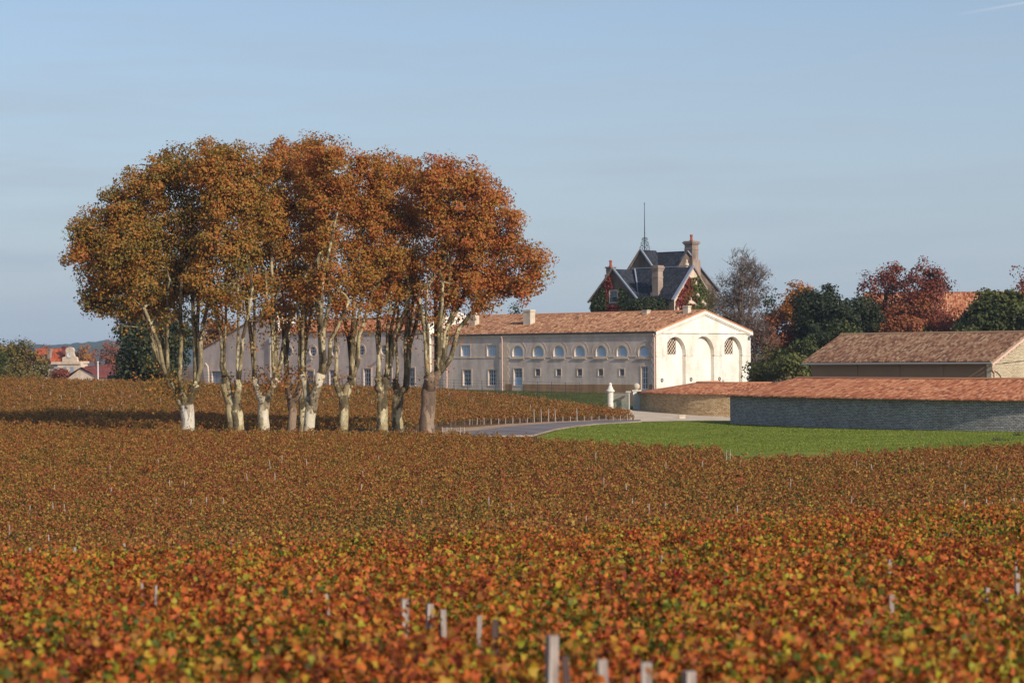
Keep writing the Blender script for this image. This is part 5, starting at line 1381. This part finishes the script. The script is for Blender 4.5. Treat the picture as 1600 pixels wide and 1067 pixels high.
for T in planes:
    d = T['d']; bx = (T['base'][0] - 800) / F * d; zb0 = g1(bx, d); base = Vector((bx, d, zb0))
    t = thing('plane_tree', base, T['label'], 'tree', 'plane trees in a row above the vineyard')
    m2f = F / d
    def at(px, py, dd=0.0): return P(px, py, d + dd)
    low = MB(); up = MB(); arms = MB(); nodes = []
    fk = at(*T['fork'])
    r = T['r'] * .88
    foot = Vector((base.x, base.y, base.z - .3))
    tp_ = curve_pts(foot, fk, .08, 6, .03); tr = [r * 1.25, r * 1.02, r * .95, r * .92, r * .92, r * .95, r * .9]
    low.tube(tp_, tr, 14)
    if T.get('twin'):
        f2 = foot + Vector((-.55, .2, 0)); q = curve_pts(f2, at(T['heads'][0][0][0] - 4, 600), .1, 6, .03); low.tube(q, [r * .62] * 4 + [r * .5] * 3, 10)
    hp = []
    for (hx, hy), hr in T['heads']:
        h = at(hx, hy, random.uniform(-.8, .8)); hr *= .85; hp.append((h, hr))
        pts = curve_pts(fk - UP * .4, h, .15, 5, .05); arms.tube(pts, [r * .8, r * .68, hr * 1.0, hr * .9, hr * .95, hr * 1.05], 12)
        # swollen pollard knuckle
        for k in range(3):
            o_ = Vector((random.gauss(0, hr * .45), random.gauss(0, hr * .45), random.gauss(0, hr * .5)))
            arms.lathe(h + o_ - UP * hr * .35, [(hr * .15, 0), (hr * .42, hr * .2), (hr * .5, hr * .42), (hr * .36, hr * .64), (hr * .1, hr * .75)], 8)
    blobs = []
    for (x, y, rx, ry) in T['blobs']:
        ddp = random.uniform(-1.4, 1.4); X = rx / m2f * 1.1; Zr = ry / m2f * 1.06
        blobs.append((at(x, y, ddp), X, max(1.7, min(X, 2.4)) , Zr))
    bc = [b[0] for b in blobs]
    ends = [at(x, y, random.uniform(-2.2, 2.2)) for x, y in T['limbs']]
    for i, e in enumerate(ends):
        h, hr = min(hp, key=lambda q: abs(q[0].x - e.x) + random.random() * .8)
        lr = random.uniform(.105, .17) * (1.1 if T['r'] > .55 else 1.0)
        m1 = h.lerp(e, .45) + Vector(((e.x - h.x) * -.12, 0, 0))
        pts = [h - UP * .2, h.lerp(m1, .35) + Vector(((e.x - h.x) * .10 + random.gauss(0, .1), random.gauss(0, .15), 0)), m1, h.lerp(e, .75) + Vector((random.gauss(0, .12), 0, 0)), e]
        rad = [lr * 1.35, lr * 1.05, lr * .95, lr * .85, lr * .75]
        # carry each limb on up through the crown
        tgt = sorted(bc, key=lambda c: (c - e).length + random.random() * 3)[:5]
        tgt = [c for c in tgt if c.z > e.z + abs(c.x - e.x) * .9]
        up.tube(pts, rad, 8); nodes += interp_nodes(pts[2:], rad[2:])
        c = random.choice(tgt[:2]) if tgt else e + Vector((0, 0, 1.6)); q = curve_pts(e, c, .2, 4, .08); rd = [lr * .75, lr * .62, lr * .5, lr * .42, lr * .32]; up.tube(q, rd, 6); nodes += interp_nodes(q, rd)
        nx = sorted([b for b in bc if b.z > c.z - 1], key=lambda b: (b - c).length)[1:3]
        for b in nx:
            q = curve_pts(c, b + Vector((0, 0, .8)), .3, 4, .12); rd = [lr * .32, lr * .28, lr * .22, lr * .16, lr * .1]; up.tube(q, rd, 5); nodes += interp_nodes(q, rd)
    for c in bc:      # make sure each blob is held by a branch
        nd = min(nodes, key=lambda q: (q[0] - c).length + (5 if q[0].z > c.z else 0))
        if 1.0 < (nd[0] - c).length < 5.5:
            q = curve_pts(nd[0], c, .3, 4, .12); rd = [nd[1] * .8, nd[1] * .7, nd[1] * .6, nd[1] * .45, .05]; up.tube(q, rd, 5); nodes += interp_nodes(q, rd)
    cs, od = crown_clumps(blobs, .46, .55)
    lowc = []
    for q, rr_ in nodes:
        if at(0, 520).z < q.z < at(0, 440).z:
            for k in range(1): lowc.append(tuple(q + Vector((random.gauss(0, .8), random.gauss(0, .8), random.gauss(0, .5)))))
    lowc = np.array(lowc) if lowc else np.zeros((0, 3))
    twigs(up, cs, nodes, every=4); twigs(up, lowc, nodes)
    # thin outer sprays below the crown and round the pollard heads
    sp_, so = [], []
    for i in range(26):
        nd = random.choice([n for n in nodes]); 
        sp_.append(tuple(nd[0] + Vector((random.gauss(0, .5), random.gauss(0, .5), random.gauss(0, .6))))); so.append((0, 0, .2))
    lo = [Vector(n[0]) for n in nodes if n[0].z < at(0, 470).z]
    for i in range(14):
        if lo: p_ = random.choice(lo); sp_.append(tuple(p_ + Vector((random.gauss(0, .6), random.gauss(0, .5), random.gauss(0, .9))))); so.append((0, 0, .2))
    key = 'bark_white' if T['base'][0] == 291 else 'bark_pale' if T.get('white') or T.get('pale') else ('bark_brown' if T.get('brown') else 'bark')
    low.build('trunk', M[key], t, smooth=True)
    arms.build('main_fork', M[key if T.get('pale') or T['base'][0] == 480 or T.get('brown') else 'bark'], t, smooth=True)
    up.build('limbs', M['bark'], t, smooth=True)
    nh = {291: 60, 375: 8, 413: 50, 452: 16, 471: 6, 480: 10, 533: 6, 596: 3, 620: 5, 667: 7}[T['base'][0]]
    for k in range(nh):
        h, hr = random.choice(hp); sx = -1.2 if T['base'][0] == 291 else 0
        sp_.append(tuple(h + Vector((random.gauss(sx, .75), random.gauss(-.3, .5), random.gauss(-.2, .7))))); so.append((.1, .1, .1))
    sp_ = np.array(sp_); so = np.array(so, float)
    wt = np.concatenate([np.ones(len(cs)), np.full(len(lowc), .5), np.full(len(sp_), .2)])
    crown_mesh('crown', np.concatenate([cs, lowc, sp_]), np.concatenate([od, np.zeros_like(lowc) + .2, so]), 66, .82, .175, M['plane_leaf'], t, vm=T['vm'], vspread=.42, cvar=.34, wt=wt)

# --- background trees
def bg_tree(label, px, pyt, pyb, hw, d, mat, name='tree', cat='tree', group=None, size=.32, nleaf=55, per=2.6, cr=1.25, vm=.5, base=None, bare=False, lean=0, nb=9, zg_=None, density=1.0, bark_='bark_dark', stem=.3, conic=False):
    m2 = F / d; X = (px - 800) / F * d; zt = CZ - (yz(px, pyt) - HZ) / m2; zbm = CZ - (yz(px, pyb) - HZ) / m2
    zgd = zg_ if zg_ is not None else g1(X, d)
    root = thing(name, (X, d, zgd), label, cat, group); w = hw / m2; H = zt - zbm
    bl = []
    for i in range(nb):
        if conic:
            f = (i + .5) / nb; rr_ = w * (1 - f * .85); a = random.random() * 6.28
            bl.append((Vector((X + rr_ * .35 * math.cos(a), d + rr_ * .35 * math.sin(a), zbm + H * f)), rr_ * .7, rr_ * .7, H / nb * .9)); continue
        a = 6.28 * i / nb + random.random() * .6; f = random.random(); zz = .18 + .64 * f; k = math.sin(math.pi * min(.97, max(.22, zz))) ** .6
        rr_ = w * random.uniform(.36, .52)
        bl.append((Vector((X + (w - rr_) * k * math.cos(a), d + (w - rr_) * .8 * k * math.sin(a), zbm + H * zz)), rr_, rr_, min(H * .32, rr_ * random.uniform(.9, 1.25))))
    if not conic: 
        rt = min(w * .5, H * .3); bl.append((Vector((X + lean, d, zt - rt)), w * .5, w * .5, rt)); bl.append((Vector((X, d, zbm + H * .45)), w * .62, w * .6, H * .36))
    cs, od = crown_clumps(bl, per / density, .42)
    up = MB(); nodes = []
    tr = max(.12, (zt - zgd) * .022)
    top = Vector((X + lean * .6, d, zbm + H * (.8 if not conic else .95)))
    p0 = Vector((X, d, zgd - .3)); sp0 = p0.lerp(top, stem)
    pts = curve_pts(p0, top, .15, 7, .1); rd = [tr * (1.2 - 1.05 * i / 7) for i in range(8)]; up.tube(pts, rd, 8); nodes += interp_nodes(pts[2:], rd[2:])
    for c, *_ in bl:
        a = pts[random.choice([2, 3, 4])]
        if c.z < a.z: a = pts[2]
        q = curve_pts(a, c, .2, 4, .12); rr2 = [tr * .45, tr * .36, tr * .28, tr * .2, tr * .1]; up.tube(q, rr2, 6); nodes += interp_nodes(q, rr2)
    twigs(up, cs, nodes, every=1)
    if bare:
        # two more generations of fine bare twigs fanning up
        for c in cs:
            for k in range(5):
                e = Vector(c) + Vector((random.gauss(0, .7), random.gauss(0, .7), random.uniform(.1, 1.5)))
                q = curve_pts(Vector(c), e, .1, 3, .06); up.tube(q, [.035, .028, .02, .012], 3, cap=False)
                for k2 in range(2):
                    s_ = random.choice(q[1:3]); e2 = s_ + Vector((random.gauss(0, .4), random.gauss(0, .4), random.uniform(0, .8))); up.tube([s_, e2], [.018, .01], 3, cap=False)
    up.build('trunk', M[bark_], root, smooth=True)
    if nleaf: crown_mesh('crown', cs, od, nleaf, cr, size, M[mat], root, vm=vm)
    return root
BT = bg_tree
# left of the plane trees
BT('big dark green oak standing behind the leftmost plane tree', 238, 484, 594, 68, 285, 'leaf_dark', nb=16, size=.34, nleaf=80, vm=.6)
BT('golden brown tree showing over the sloping shed roof', 342, 488, 560, 36, 335, 'leaf_orange', nb=8)
BT('rounded brown green tree at the left picture edge', 22, 530, 600, 44, 330, 'leaf_olive', nb=9, per=3, vm=.5)
BT('dark green bush at the far left edge below the brown tree', -8, 548, 602, 24, 322, 'leaf_green', name='bush', cat='bush', nb=6)
BT('low green brown bush before the orange roofed hall', 58, 562, 596, 26, 345, 'leaf_olive', name='bush', cat='bush', nb=7, vm=.35)
BT('orange tree directly behind the clock gable', 72, 540, 580, 24, 700, 'leaf_rust', nb=6, zg_=CZ-9, size=.5, cr=1.8, per=9)
BT('yellow brown tree between the clock gable and the grey bare tree', 128, 536, 590, 20, 650, 'leaf_orange', nb=7, zg_=CZ-9, size=.5, cr=1.8, per=8)
BT('grey half bare tree above the dark red village roofs', 155, 541, 590, 18, 640, 'leaf_rust', nb=6, zg_=CZ-9, size=.4, cr=1.5, per=8, nleaf=22, bark_='bark_bare')
BT('tall russet tree left of the big dark oak', 172, 531, 590, 17, 620, 'leaf_rust', nb=7, zg_=CZ-9, size=.5, cr=1.8, per=8)
BT('small orange bush in front of the village hall', 92, 578, 594, 14, 400, 'leaf_red', name='bush', cat='bush', nb=5)
BT('low tree far off at the left end of the skyline', 40, 545, 580, 14, 720, 'leaf_rust', nb=5, zg_=CZ-9, size=.5, cr=1.8, per=8)
BT('dark hedge shrub behind the wire fence below the oak', 215, 578, 602, 34, 292, 'leaf_green', name='bush', cat='bush', nb=7, vm=.3)
BT('blue green cedar top peeping over the winery roof by the chimney', 806, 478, 540, 15, 305, 'leaf_dark', nb=7, conic=True, size=.25, per=1.2, nleaf=40)
# right of the winery
BT('tall bare grey tree between the chateau and the orange tree', 1158, 397, 575, 54, 300, 'leaf_bare', nb=16, bare=True, nleaf=7, per=2.2, size=.2, cr=1.6, bark_='bark_bare', vm=.4)
BT('brown thinning tree against the chateau wall', 1116, 446, 600, 30, 318, 'leaf_olive', nb=11, nleaf=40, per=2.2, size=.25, bark_='bark_bare', vm=.4)
BT('dark fir standing behind the bare grey tree', 1200, 462, 600, 22, 312, 'leaf_dark', nb=9, conic=True, vm=.6)
BT('rusty half bare tree at the gable\'s right corner', 1182, 474, 600, 36, 290, 'leaf_bare', nb=12, bare=True, nleaf=24, per=2.6, size=.22, bark_='bark_bare', vm=.75)
BT('rust coloured shrub tree below the orange tree', 1222, 470, 590, 36, 298, 'leaf_rust', nb=12, nleaf=60, vm=.5)
BT('orange brown tree between the bare tree and the dark evergreens', 1252, 438, 570, 44, 316, 'leaf_orange', nb=14, vm=.55)
BT('dark green yew with pointed tips left of the red trees', 1290, 449, 590, 58, 296, 'leaf_dark', nb=18, nleaf=110, vm=.4)
BT('dark evergreen close to the left of the first red tree', 1346, 462, 590, 44, 300, 'leaf_dark', nb=14, nleaf=110, vm=.5)
BT('thin crowned dark red tree, left of the two red ones', 1378, 402, 565, 46, 310, 'leaf_red', nb=16, nleaf=34, per=2.6, size=.28, vm=.4, lean=1.5)
BT('fuller dark red tree, right of the two red ones', 1443, 404, 565, 46, 306, 'leaf_red', nb=17, nleaf=55, per=2.6, size=.28, vm=.4)
BT('rust orange tree filling the space below the two red crowns', 1412, 466, 575, 54, 300, 'leaf_rust', nb=16, nleaf=70, vm=.6)
BT('small reddish tree in front of the salmon tiled roof', 1482, 482, 575, 32, 298, 'leaf_red', nb=11, nleaf=55, vm=.75)
BT('broad glossy green magnolia at the right picture edge', 1562, 447, 580, 72, 290, 'leaf_yellowgreen', nb=20, nleaf=85, size=.42, vm=.45)
BT('second green evergreen right of the magnolia at the frame edge', 1622, 452, 580, 40, 286, 'leaf_yellowgreen', nb=9, nleaf=60, vm=.5)
BT('dark red tree rising behind the magnolia at the right edge', 1606, 410, 560, 30, 312, 'leaf_red', nb=9, nleaf=45, vm=.4)
BT('low dark green bush at the left foot of the magnolia', 1512, 505, 585, 28, 284, 'leaf_green', name='bush', cat='bush', nb=8, vm=.4)
for lab, x, yt, yb, w, d, mt, v in (
    ('bright green bush to the right of the gable foot', 1205, 545, 602, 34, 262, 'leaf_yellowgreen', .5),
    ('olive bush between the gable and the barn', 1238, 552, 602, 24, 258, 'leaf_green', .7),
    ('dark laurel bush low beside the gable wall', 1188, 572, 604, 20, 268, 'leaf_dark', .5),
    ('green shrub spilling down to the left corner of the barn roof', 1258, 530, 590, 26, 262, 'leaf_green', .4),
    ('small light green shrub above the left end of the barn ridge', 1318, 508, 560, 26, 268, 'leaf_yellowgreen', .4),
    ('dark shrub tucked behind the barn roof under the yew', 1285, 520, 575, 30, 272, 'leaf_dark', .5),
    ('dark green shrub behind the barn ridge below the first red tree', 1390, 512, 570, 34, 276, 'leaf_green', .3),
    ('olive shrub behind the barn ridge below the salmon roof', 1450, 514, 570, 36, 274, 'leaf_green', .45)):
    BT(lab, x, yt, yb, w, d, mt, name='bush', cat='bush', nb=8, nleaf=55, size=.3, vm=v, zg_=None, stem=.2)

# ================================================================ stakes
def stake_mesh(w, h, mat, name):
    mb = MB(); t = w * .5; n = 3     # split timber: slightly uneven section, chipped flat top
    for i in range(n):
        z0, z1 = h * i / n, h * (i + 1) / n
        mb.box(Vector((0, 0, 0)), Vector((1, 0, 0)), Vector((0, 1, 0)), UP, -t * (1 - .06 * i), t * (1 - .1 * i), -t * .8, t * (.8 - .05 * i), z0 + .001, z1)
    return mb.build(name, M[mat])
def stand(px, pyt, hgt, y0, y1):
    """distance at which a stake of this height reaches the photo row"""
    Y = np.arange(y0, y1, .25); X = (px - 800) / F * Y; Z = CZ - (yz(px, pyt) - HZ) / F * Y
    d = np.abs(Z - (G(X, Y) + hgt)); k = int(np.argmin(d)); return Vector((X[k], Y[k], float(G(X[k], Y[k]))))
nearlist = [
 (630, 935, .08, 1.14, 0, 'stake', 'pale square topped vine post, leftmost and biggest of the three in the lower middle'),
 (665, 942, .07, 1.12, .02, 'stake', 'pale vine post just right of the biggest one in the lower middle'),
 (693, 952, .06, 1.09, -.02, 'stake', 'short pale vine post, right end of the three in the lower middle'),
 (738, 961, .05, 1.08, .05, 'stake', 'vine post almost hidden by leaves, left of the dark one'),
 (771, 968, .06, 1.1, 0, 'stake_dark', 'dark vine post among red leaves'),
 (853, 990, .08, 1.3, .02, 'stake', 'tall split grey vine post, longest at the bottom of the picture'),
 (895, 1022, .05, 1.2, -.05, 'stake_dark', 'thin dark brown vine post beside the tall grey one'),
 (955, 1026, .07, 1.18, -.06, 'stake', 'leaning pale vine post with dark top at the bottom edge'),
 (1006, 1034, .08, 1.16, 0, 'stake', 'weathered brown grey vine post right of the leaning one'),
 (1073, 1049, .08, 1.14, 0, 'stake', 'half dark square vine post, rightmost at the bottom edge'),
 (471, 913, .04, 1.06, .1, 'stake', 'small pale leaning vine post in the left foreground'),
 (523, 926, .04, 1.06, -.1, 'stake', 'small pale vine post right of the leaning one in the left foreground'),
 (1390, 928, .05, 1.1, 0, 'stake', 'small pale vine post low among red leaves on the right'),
 (1381, 873, .055, 1.1, .05, 'stake', 'pinkish vine post in the right foreground above the red leaves'),
 (1586, 895, .06, 1.1, 0, 'stake', 'pale vine post near the right picture edge in the foreground'),
 (1539, 915, .05, 1.1, 0, 'stake', 'small white vine post left of the one at the right edge')]
for x, y, w, h, lean, mt, lab in nearlist:
    q = stand(x, y, h, 12, 42); o = stake_mesh(w, h, mt, 'vine_post'); o.location = q; o.rotation_euler = (lean * .4, lean, random.random() * .5)
    tag(o, lab, 'post', 'wooden posts in the foreground vines')
proto = None
ORD = ['first', 'second', 'third', 'fourth', 'fifth', 'sixth', 'seventh', 'eighth', 'ninth', 'tenth', 'eleventh', 'twelfth', 'thirteenth', 'fourteenth', 'fifteenth', 'sixteenth', 'seventeenth', 'eighteenth', 'nineteenth', 'twentieth', 'twenty-first', 'twenty-second', 'twenty-third', 'twenty-fourth']
def put_stakes(pts, w, h, y0, y1, lab, group, cells=None):
    """cells(x, y) names the spot; stakes of one spot are told apart by their order from the left"""
    pr = None; by = {}
    for x, y in sorted(pts): by.setdefault(cells(x, y), []).append((x, y))
    for c, ps in by.items():
        for k, (x, y) in enumerate(ps):
            q = stand(x, y, h, y0, y1)
            if pr is None: pr = stake_mesh(w, h, 'stake', 'vine_stake'); o = pr
            else: o = pr.copy(); COL.objects.link(o)
            o.location = q; o.rotation_euler = (random.gauss(0, .03), random.gauss(0, .05), random.random())
            o.scale = (1, 1, random.uniform(.97, 1.03))
            tag(o, lab + ' ' + c + (', ' + ORD[k] + ' from left' if len(ps) > 1 else ''), 'stake', group)
def midcell(x, y):
    b = 'far back' if y < 730 else 'halfway' if y < 765 else 'near the crest'
    c = next(n for lim, n in ((200, 'left edge'), (350, 'leftmost plane tree'), (520, 'leaning white trunk'), (720, 'last plane tree'), (1000, 'road'), (1200, 'round building'), (1700, 'barn')) if x < lim)
    return b + ' below the ' + c
def farcell(x, y):
    return next(n for lim, n in ((110, 'below the village hall'), (180, 'below the white pole'), (255, 'left of the leftmost plane trunk'), (420, 'between the first and third plane trunks'), (570, 'behind the middle plane trunks'), (660, 'behind the right plane trunks'), (1000, 'right of the last plane trunk')) if x < lim)
midp = [(248,717),(169,727),(423,719),(439,711),(387,740),(429,738),(478,717),(590,713),(567,735),(286,750),(264,750),(85,757),(169,760),(241,778),(321,776),(347,777),(293,780),(82,784),(101,786),(43,789),(12,821),(76,835),(656,777),(702,828),(563,755),(763,775),(795,785),(930,707),(1232,746),(1364,725),(1443,722),(1481,720),(1501,721),(1554,726),(1504,756),(1040,722),(1097,720),(1012,787),(1039,786),(911,804),(883,824),(1149,791),(979,755),(987,779),(1155,717),(1336,719),(942,745),(1327,775)]
put_stakes(midp, .045, 1.14, 64, 165, 'thin pale stake', 'stakes scattered in the middle vineyard', midcell)
put_stakes([(77,869),(109,868),(200,866),(42,871),(360,852)], .06, 1.14, 50, 80, 'pale stake', 'stakes along the left crest', lambda x, y: 'on the left crest behind the foreground vines')
put_stakes([(1581,779),(1587,779),(1594,778),(1541,787),(1547,785),(1505,790)], .05, 1.25, 64, 100, 'thin pale stake', 'stakes near the right edge', lambda x, y: 'in the bunch at the right picture edge')
put_stakes([(1585,831),(1393,834),(1025,865),(1483,824),(1585,876),(238,917),(226,906),(1359,797)], .034, 1.05, 25, 60, 'small stake tip', 'stake tips in the orange vines', lambda x, y: 'among orange leaves on the ' + ('left' if x < 500 else 'right'))
put_stakes([(1134,704),(1138.5,703)], .045, 1.4, 125, 145, 'thin pale stake', 'two stakes against the lawn', lambda x, y: 'standing against the lawn')
farp = [(66,600),(78,612),(124,612),(135,627),(145,609),(190,611),(211,610),(191,628),(173,636),(96,617),(47,618),(24,633),(122,634),(202,616),(250,622),(233,610),(31,604),(156,622),(345,615),(370,622),(382,608),(520,612),(545,620),(560,608),(580,626),(610,612),(640,610),(700,613),(738,622),(760,612),(800,625),(830,631),(505,626),(425,618),(690,632)]
put_stakes(farp, .06, 1.2, 185, 262, 'small pale stake', 'stakes in the far vineyard', farcell)
# stakes and bare stems at the row ends beside the road
e0_, e1_ = None, None
ends_ = []
for x in np.arange(733, 986, 11.2):
    Y = float(farL(x)) - .5; X = (x - 800) / F * Y; ends_.append((X, Y))
pr = None
for i, (X, Y) in enumerate(ends_):
    h = 1.3 if i in (9, 10, 11, 12, 15) else random.choice([.5, .55, .6, .65])
    if pr is None: pr = stake_mesh(.07, .7, 'stake', 'row_end_post'); o = pr
    else: o = pr.copy(); COL.objects.link(o)
    o.location = (X, Y, g1(X, Y)); o.scale = (1, 1, h / .7); o.rotation_euler = (0, random.gauss(0, .04), random.random())
    tag(o, ('tall thin' if h > 1 else 'short pale') + ' row end post beside the road, ' + ORD[i] + ' from the left', 'post', 'row end posts along the road')
# low rail fence at the end of the road
rt_ = thing('rail_fence', ground_hit(706, 678, 150), 'short low wooden rail fence where the road meets the vines', 'fence')
fp = [ground_hit(x, 680, 150) for x in (690, 697, 704, 711, 718, 724)]
for p in fp:
    mb = MB(); mb.tube([p, p + UP * .62], [.06, .055], 6); mb.build('post', M['stake'], rt_)
mb = MB()
for z in (.3, .55):
    mb.tube([p + UP * z for p in fp], [.03] * len(fp), 5)
mb.build('rail', M['stake'], rt_)

# ================================================================ gateway
q = stand(953, 598, 3.1, 222, 234); q = P(953, 640, 226); q.z = g1(q.x, q.y)
ztop = CZ - (yz(953, 597.5) - HZ) / F * 226; H = ztop - q.z
pil = thing('gate_pillar', q, 'round pale stone gate pillar with pointed cap beside the iron gate', 'pillar')
mb = MB(); mb.lathe(q - UP * .2, [(.36, 0), (.36, .5), (.31, .55), (.29, H * .70 + .2)], 20); mb.build('shaft', M['lime_lit'], pil, smooth=False)
mb = MB(); z = H * .70; mb.lathe(q + UP * z, [(.3, 0), (.42, .06), (.42, .2), (.34, .26), (.3, .3), (.26, .42), (.2, .55), (.14, .7), (.17, .78), (.13, .88), (.03, H * .3)], 20); mb.build('cap', M['lime_lit'], pil)
gq = ground_hit(985, 650, 205); g0 = P(957, 640, 226); g1p = P(983, 640, 225)
gate = thing('iron_gate', (g0.x, g0.y, g1(g0.x, g0.y)), 'open barred pale iron gate between the stone pillar and the round wall', 'gate')
zt_ = CZ - (yz(970, 615) - HZ) / F * 226; zb_ = g1(g0.x, g0.y) - .3
mb = MB(); n = 22
for i in range(n + 1):
    p = g0.lerp(g1p, i / n); mb.tube([Vector((p.x, p.y, zb_)), Vector((p.x, p.y, zt_ + .12 * (i % 2)))], [.022, .02], 4)
mb.build('bars', M['gate'], gate)
mb = MB()
for z in (zt_ - .15, zb_ + .9, zb_ + .5): mb.tube([Vector((g0.x, g0.y, z)), Vector((g1p.x, g1p.y, z))], [.03, .03], 6)
mb.build('rails', M['gate'], gate)
p = P(982, 640, 224.5)
mb = MB(); mb.tube([Vector((p.x, p.y, zb_)), Vector((p.x, p.y, zt_ + .12))], [.09, .09], 8); mb.box(Vector((p.x, p.y, 0)), Vector((1, 0, 0)), Vector((0, 1, 0)), UP, -.3, .2, -.1, .1, zt_ + .121, zt_ + .28)
mb.build('gate_post', M['gate'], gate)
# ball finial on a post behind the round roof
q = P(994, 608, 252); q2 = Vector((q.x, q.y, g1(q.x, q.y))); bp = thing('ball_post', q2, 'stone post topped with a pale round ball behind the round building', 'post')
zb2 = CZ - (yz(994, 611) - HZ) / F * 252
mb = MB(); mb.box(Vector((q.x, q.y, 0)), Vector((1, 0, 0)), Vector((0, 1, 0)), UP, -.4, .4, -.4, .4, q2.z - .2, zb2); mb.box(Vector((q.x, q.y, 0)), Vector((1, 0, 0)), Vector((0, 1, 0)), UP, -.5, .5, -.5, .5, zb2 + .001, zb2 + .12); mb.build('post_body', M['lime_lit'], bp)
mb = MB(); mb.lathe(Vector((q.x, q.y, zb2 + .12)), [(.12, 0)] + [(.36 * math.sin(math.pi * i / 10), .4 - .36 * math.cos(math.pi * i / 10)) for i in range(1, 10)] + [(.02, .77)], 16); mb.build('ball', M['chim_pale'], bp, smooth=True)

# ================================================================ wire fence in front of the winery
fence = thing('wire_fence', P(300, 600, 276), 'thin dark wire fence running in front of the cellar wing and the shed', 'fence')
fa = []
for x in np.linspace(186, 905, 34):
    d = np.interp(x, [186, 660, 905], [288, 268, 256]); X = (x - 800) / F * d; fa.append(Vector((X, d, g1(X, d))))
for p in fa: mb = MB(); mb.tube([p, p + UP * 1.75], [.035, .03], 5); mb.build('post', M['iron'], fence)
for i, z in enumerate((.25, .65, 1.05, 1.4, 1.7)):
    mb = MB(); mb.tube([p + UP * z for p in fa], [.013] * len(fa), 4); mb.build('wire', M['iron'], fence)
fa2 = [P(x, 597, np.interp(x, [170, 250], [290, 286])) for x in (168, 186, 205, 225, 250)]
g3 = thing('screened_fence', fa2[0], 'dark green screened fence section left of the big oak', 'fence')
mb = MB()
for a, b in zip(fa2[:-1], fa2[1:]):
    dv = (b - a); L = dv.length; dv.normalize(); nn2 = dv.cross(UP)
    mb.box(Vector((a.x, a.y, 0)), Vector((dv.x, dv.y, 0)).normalized(), nn2, UP, 0, L - .05, -.02, .02, a.z - 1.2, a.z + (.85 if a.x < fa2[1].x - .1 else .3))
mb.build('screen', M['green_panel'], g3)
for p in fa2: mb = MB(); mb.tube([p - UP * 1.5, p + UP * .95], [.05, .05], 6); mb.build('post', M['iron'], g3)
# single thin sapling and weeds on the lawn
q = ground_hit(1437, 688, 150)
sap = thing('sapling', q, 'thin leafless sapling alone on the right half of the lawn', 'sapling')
mb = MB(); mb.tube([q, q + UP * 1.3 + Vector((.03, 0, 0))], [.02, .01], 5)
for i in range(9):
    z = .3 + i * .11; a = random.random() * 6.28; mb.tube([q + UP * z, q + Vector((math.cos(a) * .22, math.sin(a) * .22, z + .18))], [.01, .005], 4)
mb.build('stem', M['bark_dark'], sap)
for x, y, lab in ((1500, 672, 'dry weed tuft on the lawn nearest the stone wall'), (1560, 690, 'dark flat weed tuft on the right of the lawn'), (1590, 682, 'dark weed tuft at the right edge of the lawn')):
    q = ground_hit(x, y, 150); mb = MB()
    for i in range(46):
        a = random.random() * 6.28; r_ = random.random() * .7; b = q + Vector((math.cos(a) * r_, math.sin(a) * r_ * .6, 0)); mb.tube([b, b + Vector((random.gauss(0, .12), random.gauss(0, .1), random.uniform(.12, .4)))], [.02, .006], 3, cap=False)
    tag(origin_to(mb.build('weed', M['bark_dark']), q), lab, 'weed')

# ================================================================ haze: thin even air round the whole place
def haze(density, col):
    mb = MB(); mb.box(Vector((0, 0, 0)), Vector((1, 0, 0)), Vector((0, 1, 0)), UP, -9000, 9000, -400, 13500, CZ - 60, 70)
    m = bpy.data.materials.new('haze_air'); m.use_nodes = True; t = m.node_tree; t.nodes.clear()
    out = t.nodes.new('ShaderNodeOutputMaterial'); v = t.nodes.new('ShaderNodeVolumePrincipled')
    v.inputs['Density'].default_value = density; v.inputs['Color'].default_value = col; v.inputs['Anisotropy'].default_value = 0.0
    t.links.new(v.outputs[0], out.inputs['Volume'])
    o = mb.build('haze', m); tag(o, 'thin even bluish haze fading the far hills', kind='stuff')
haze(0.00010, (0.62, 0.78, 1.0, 1))
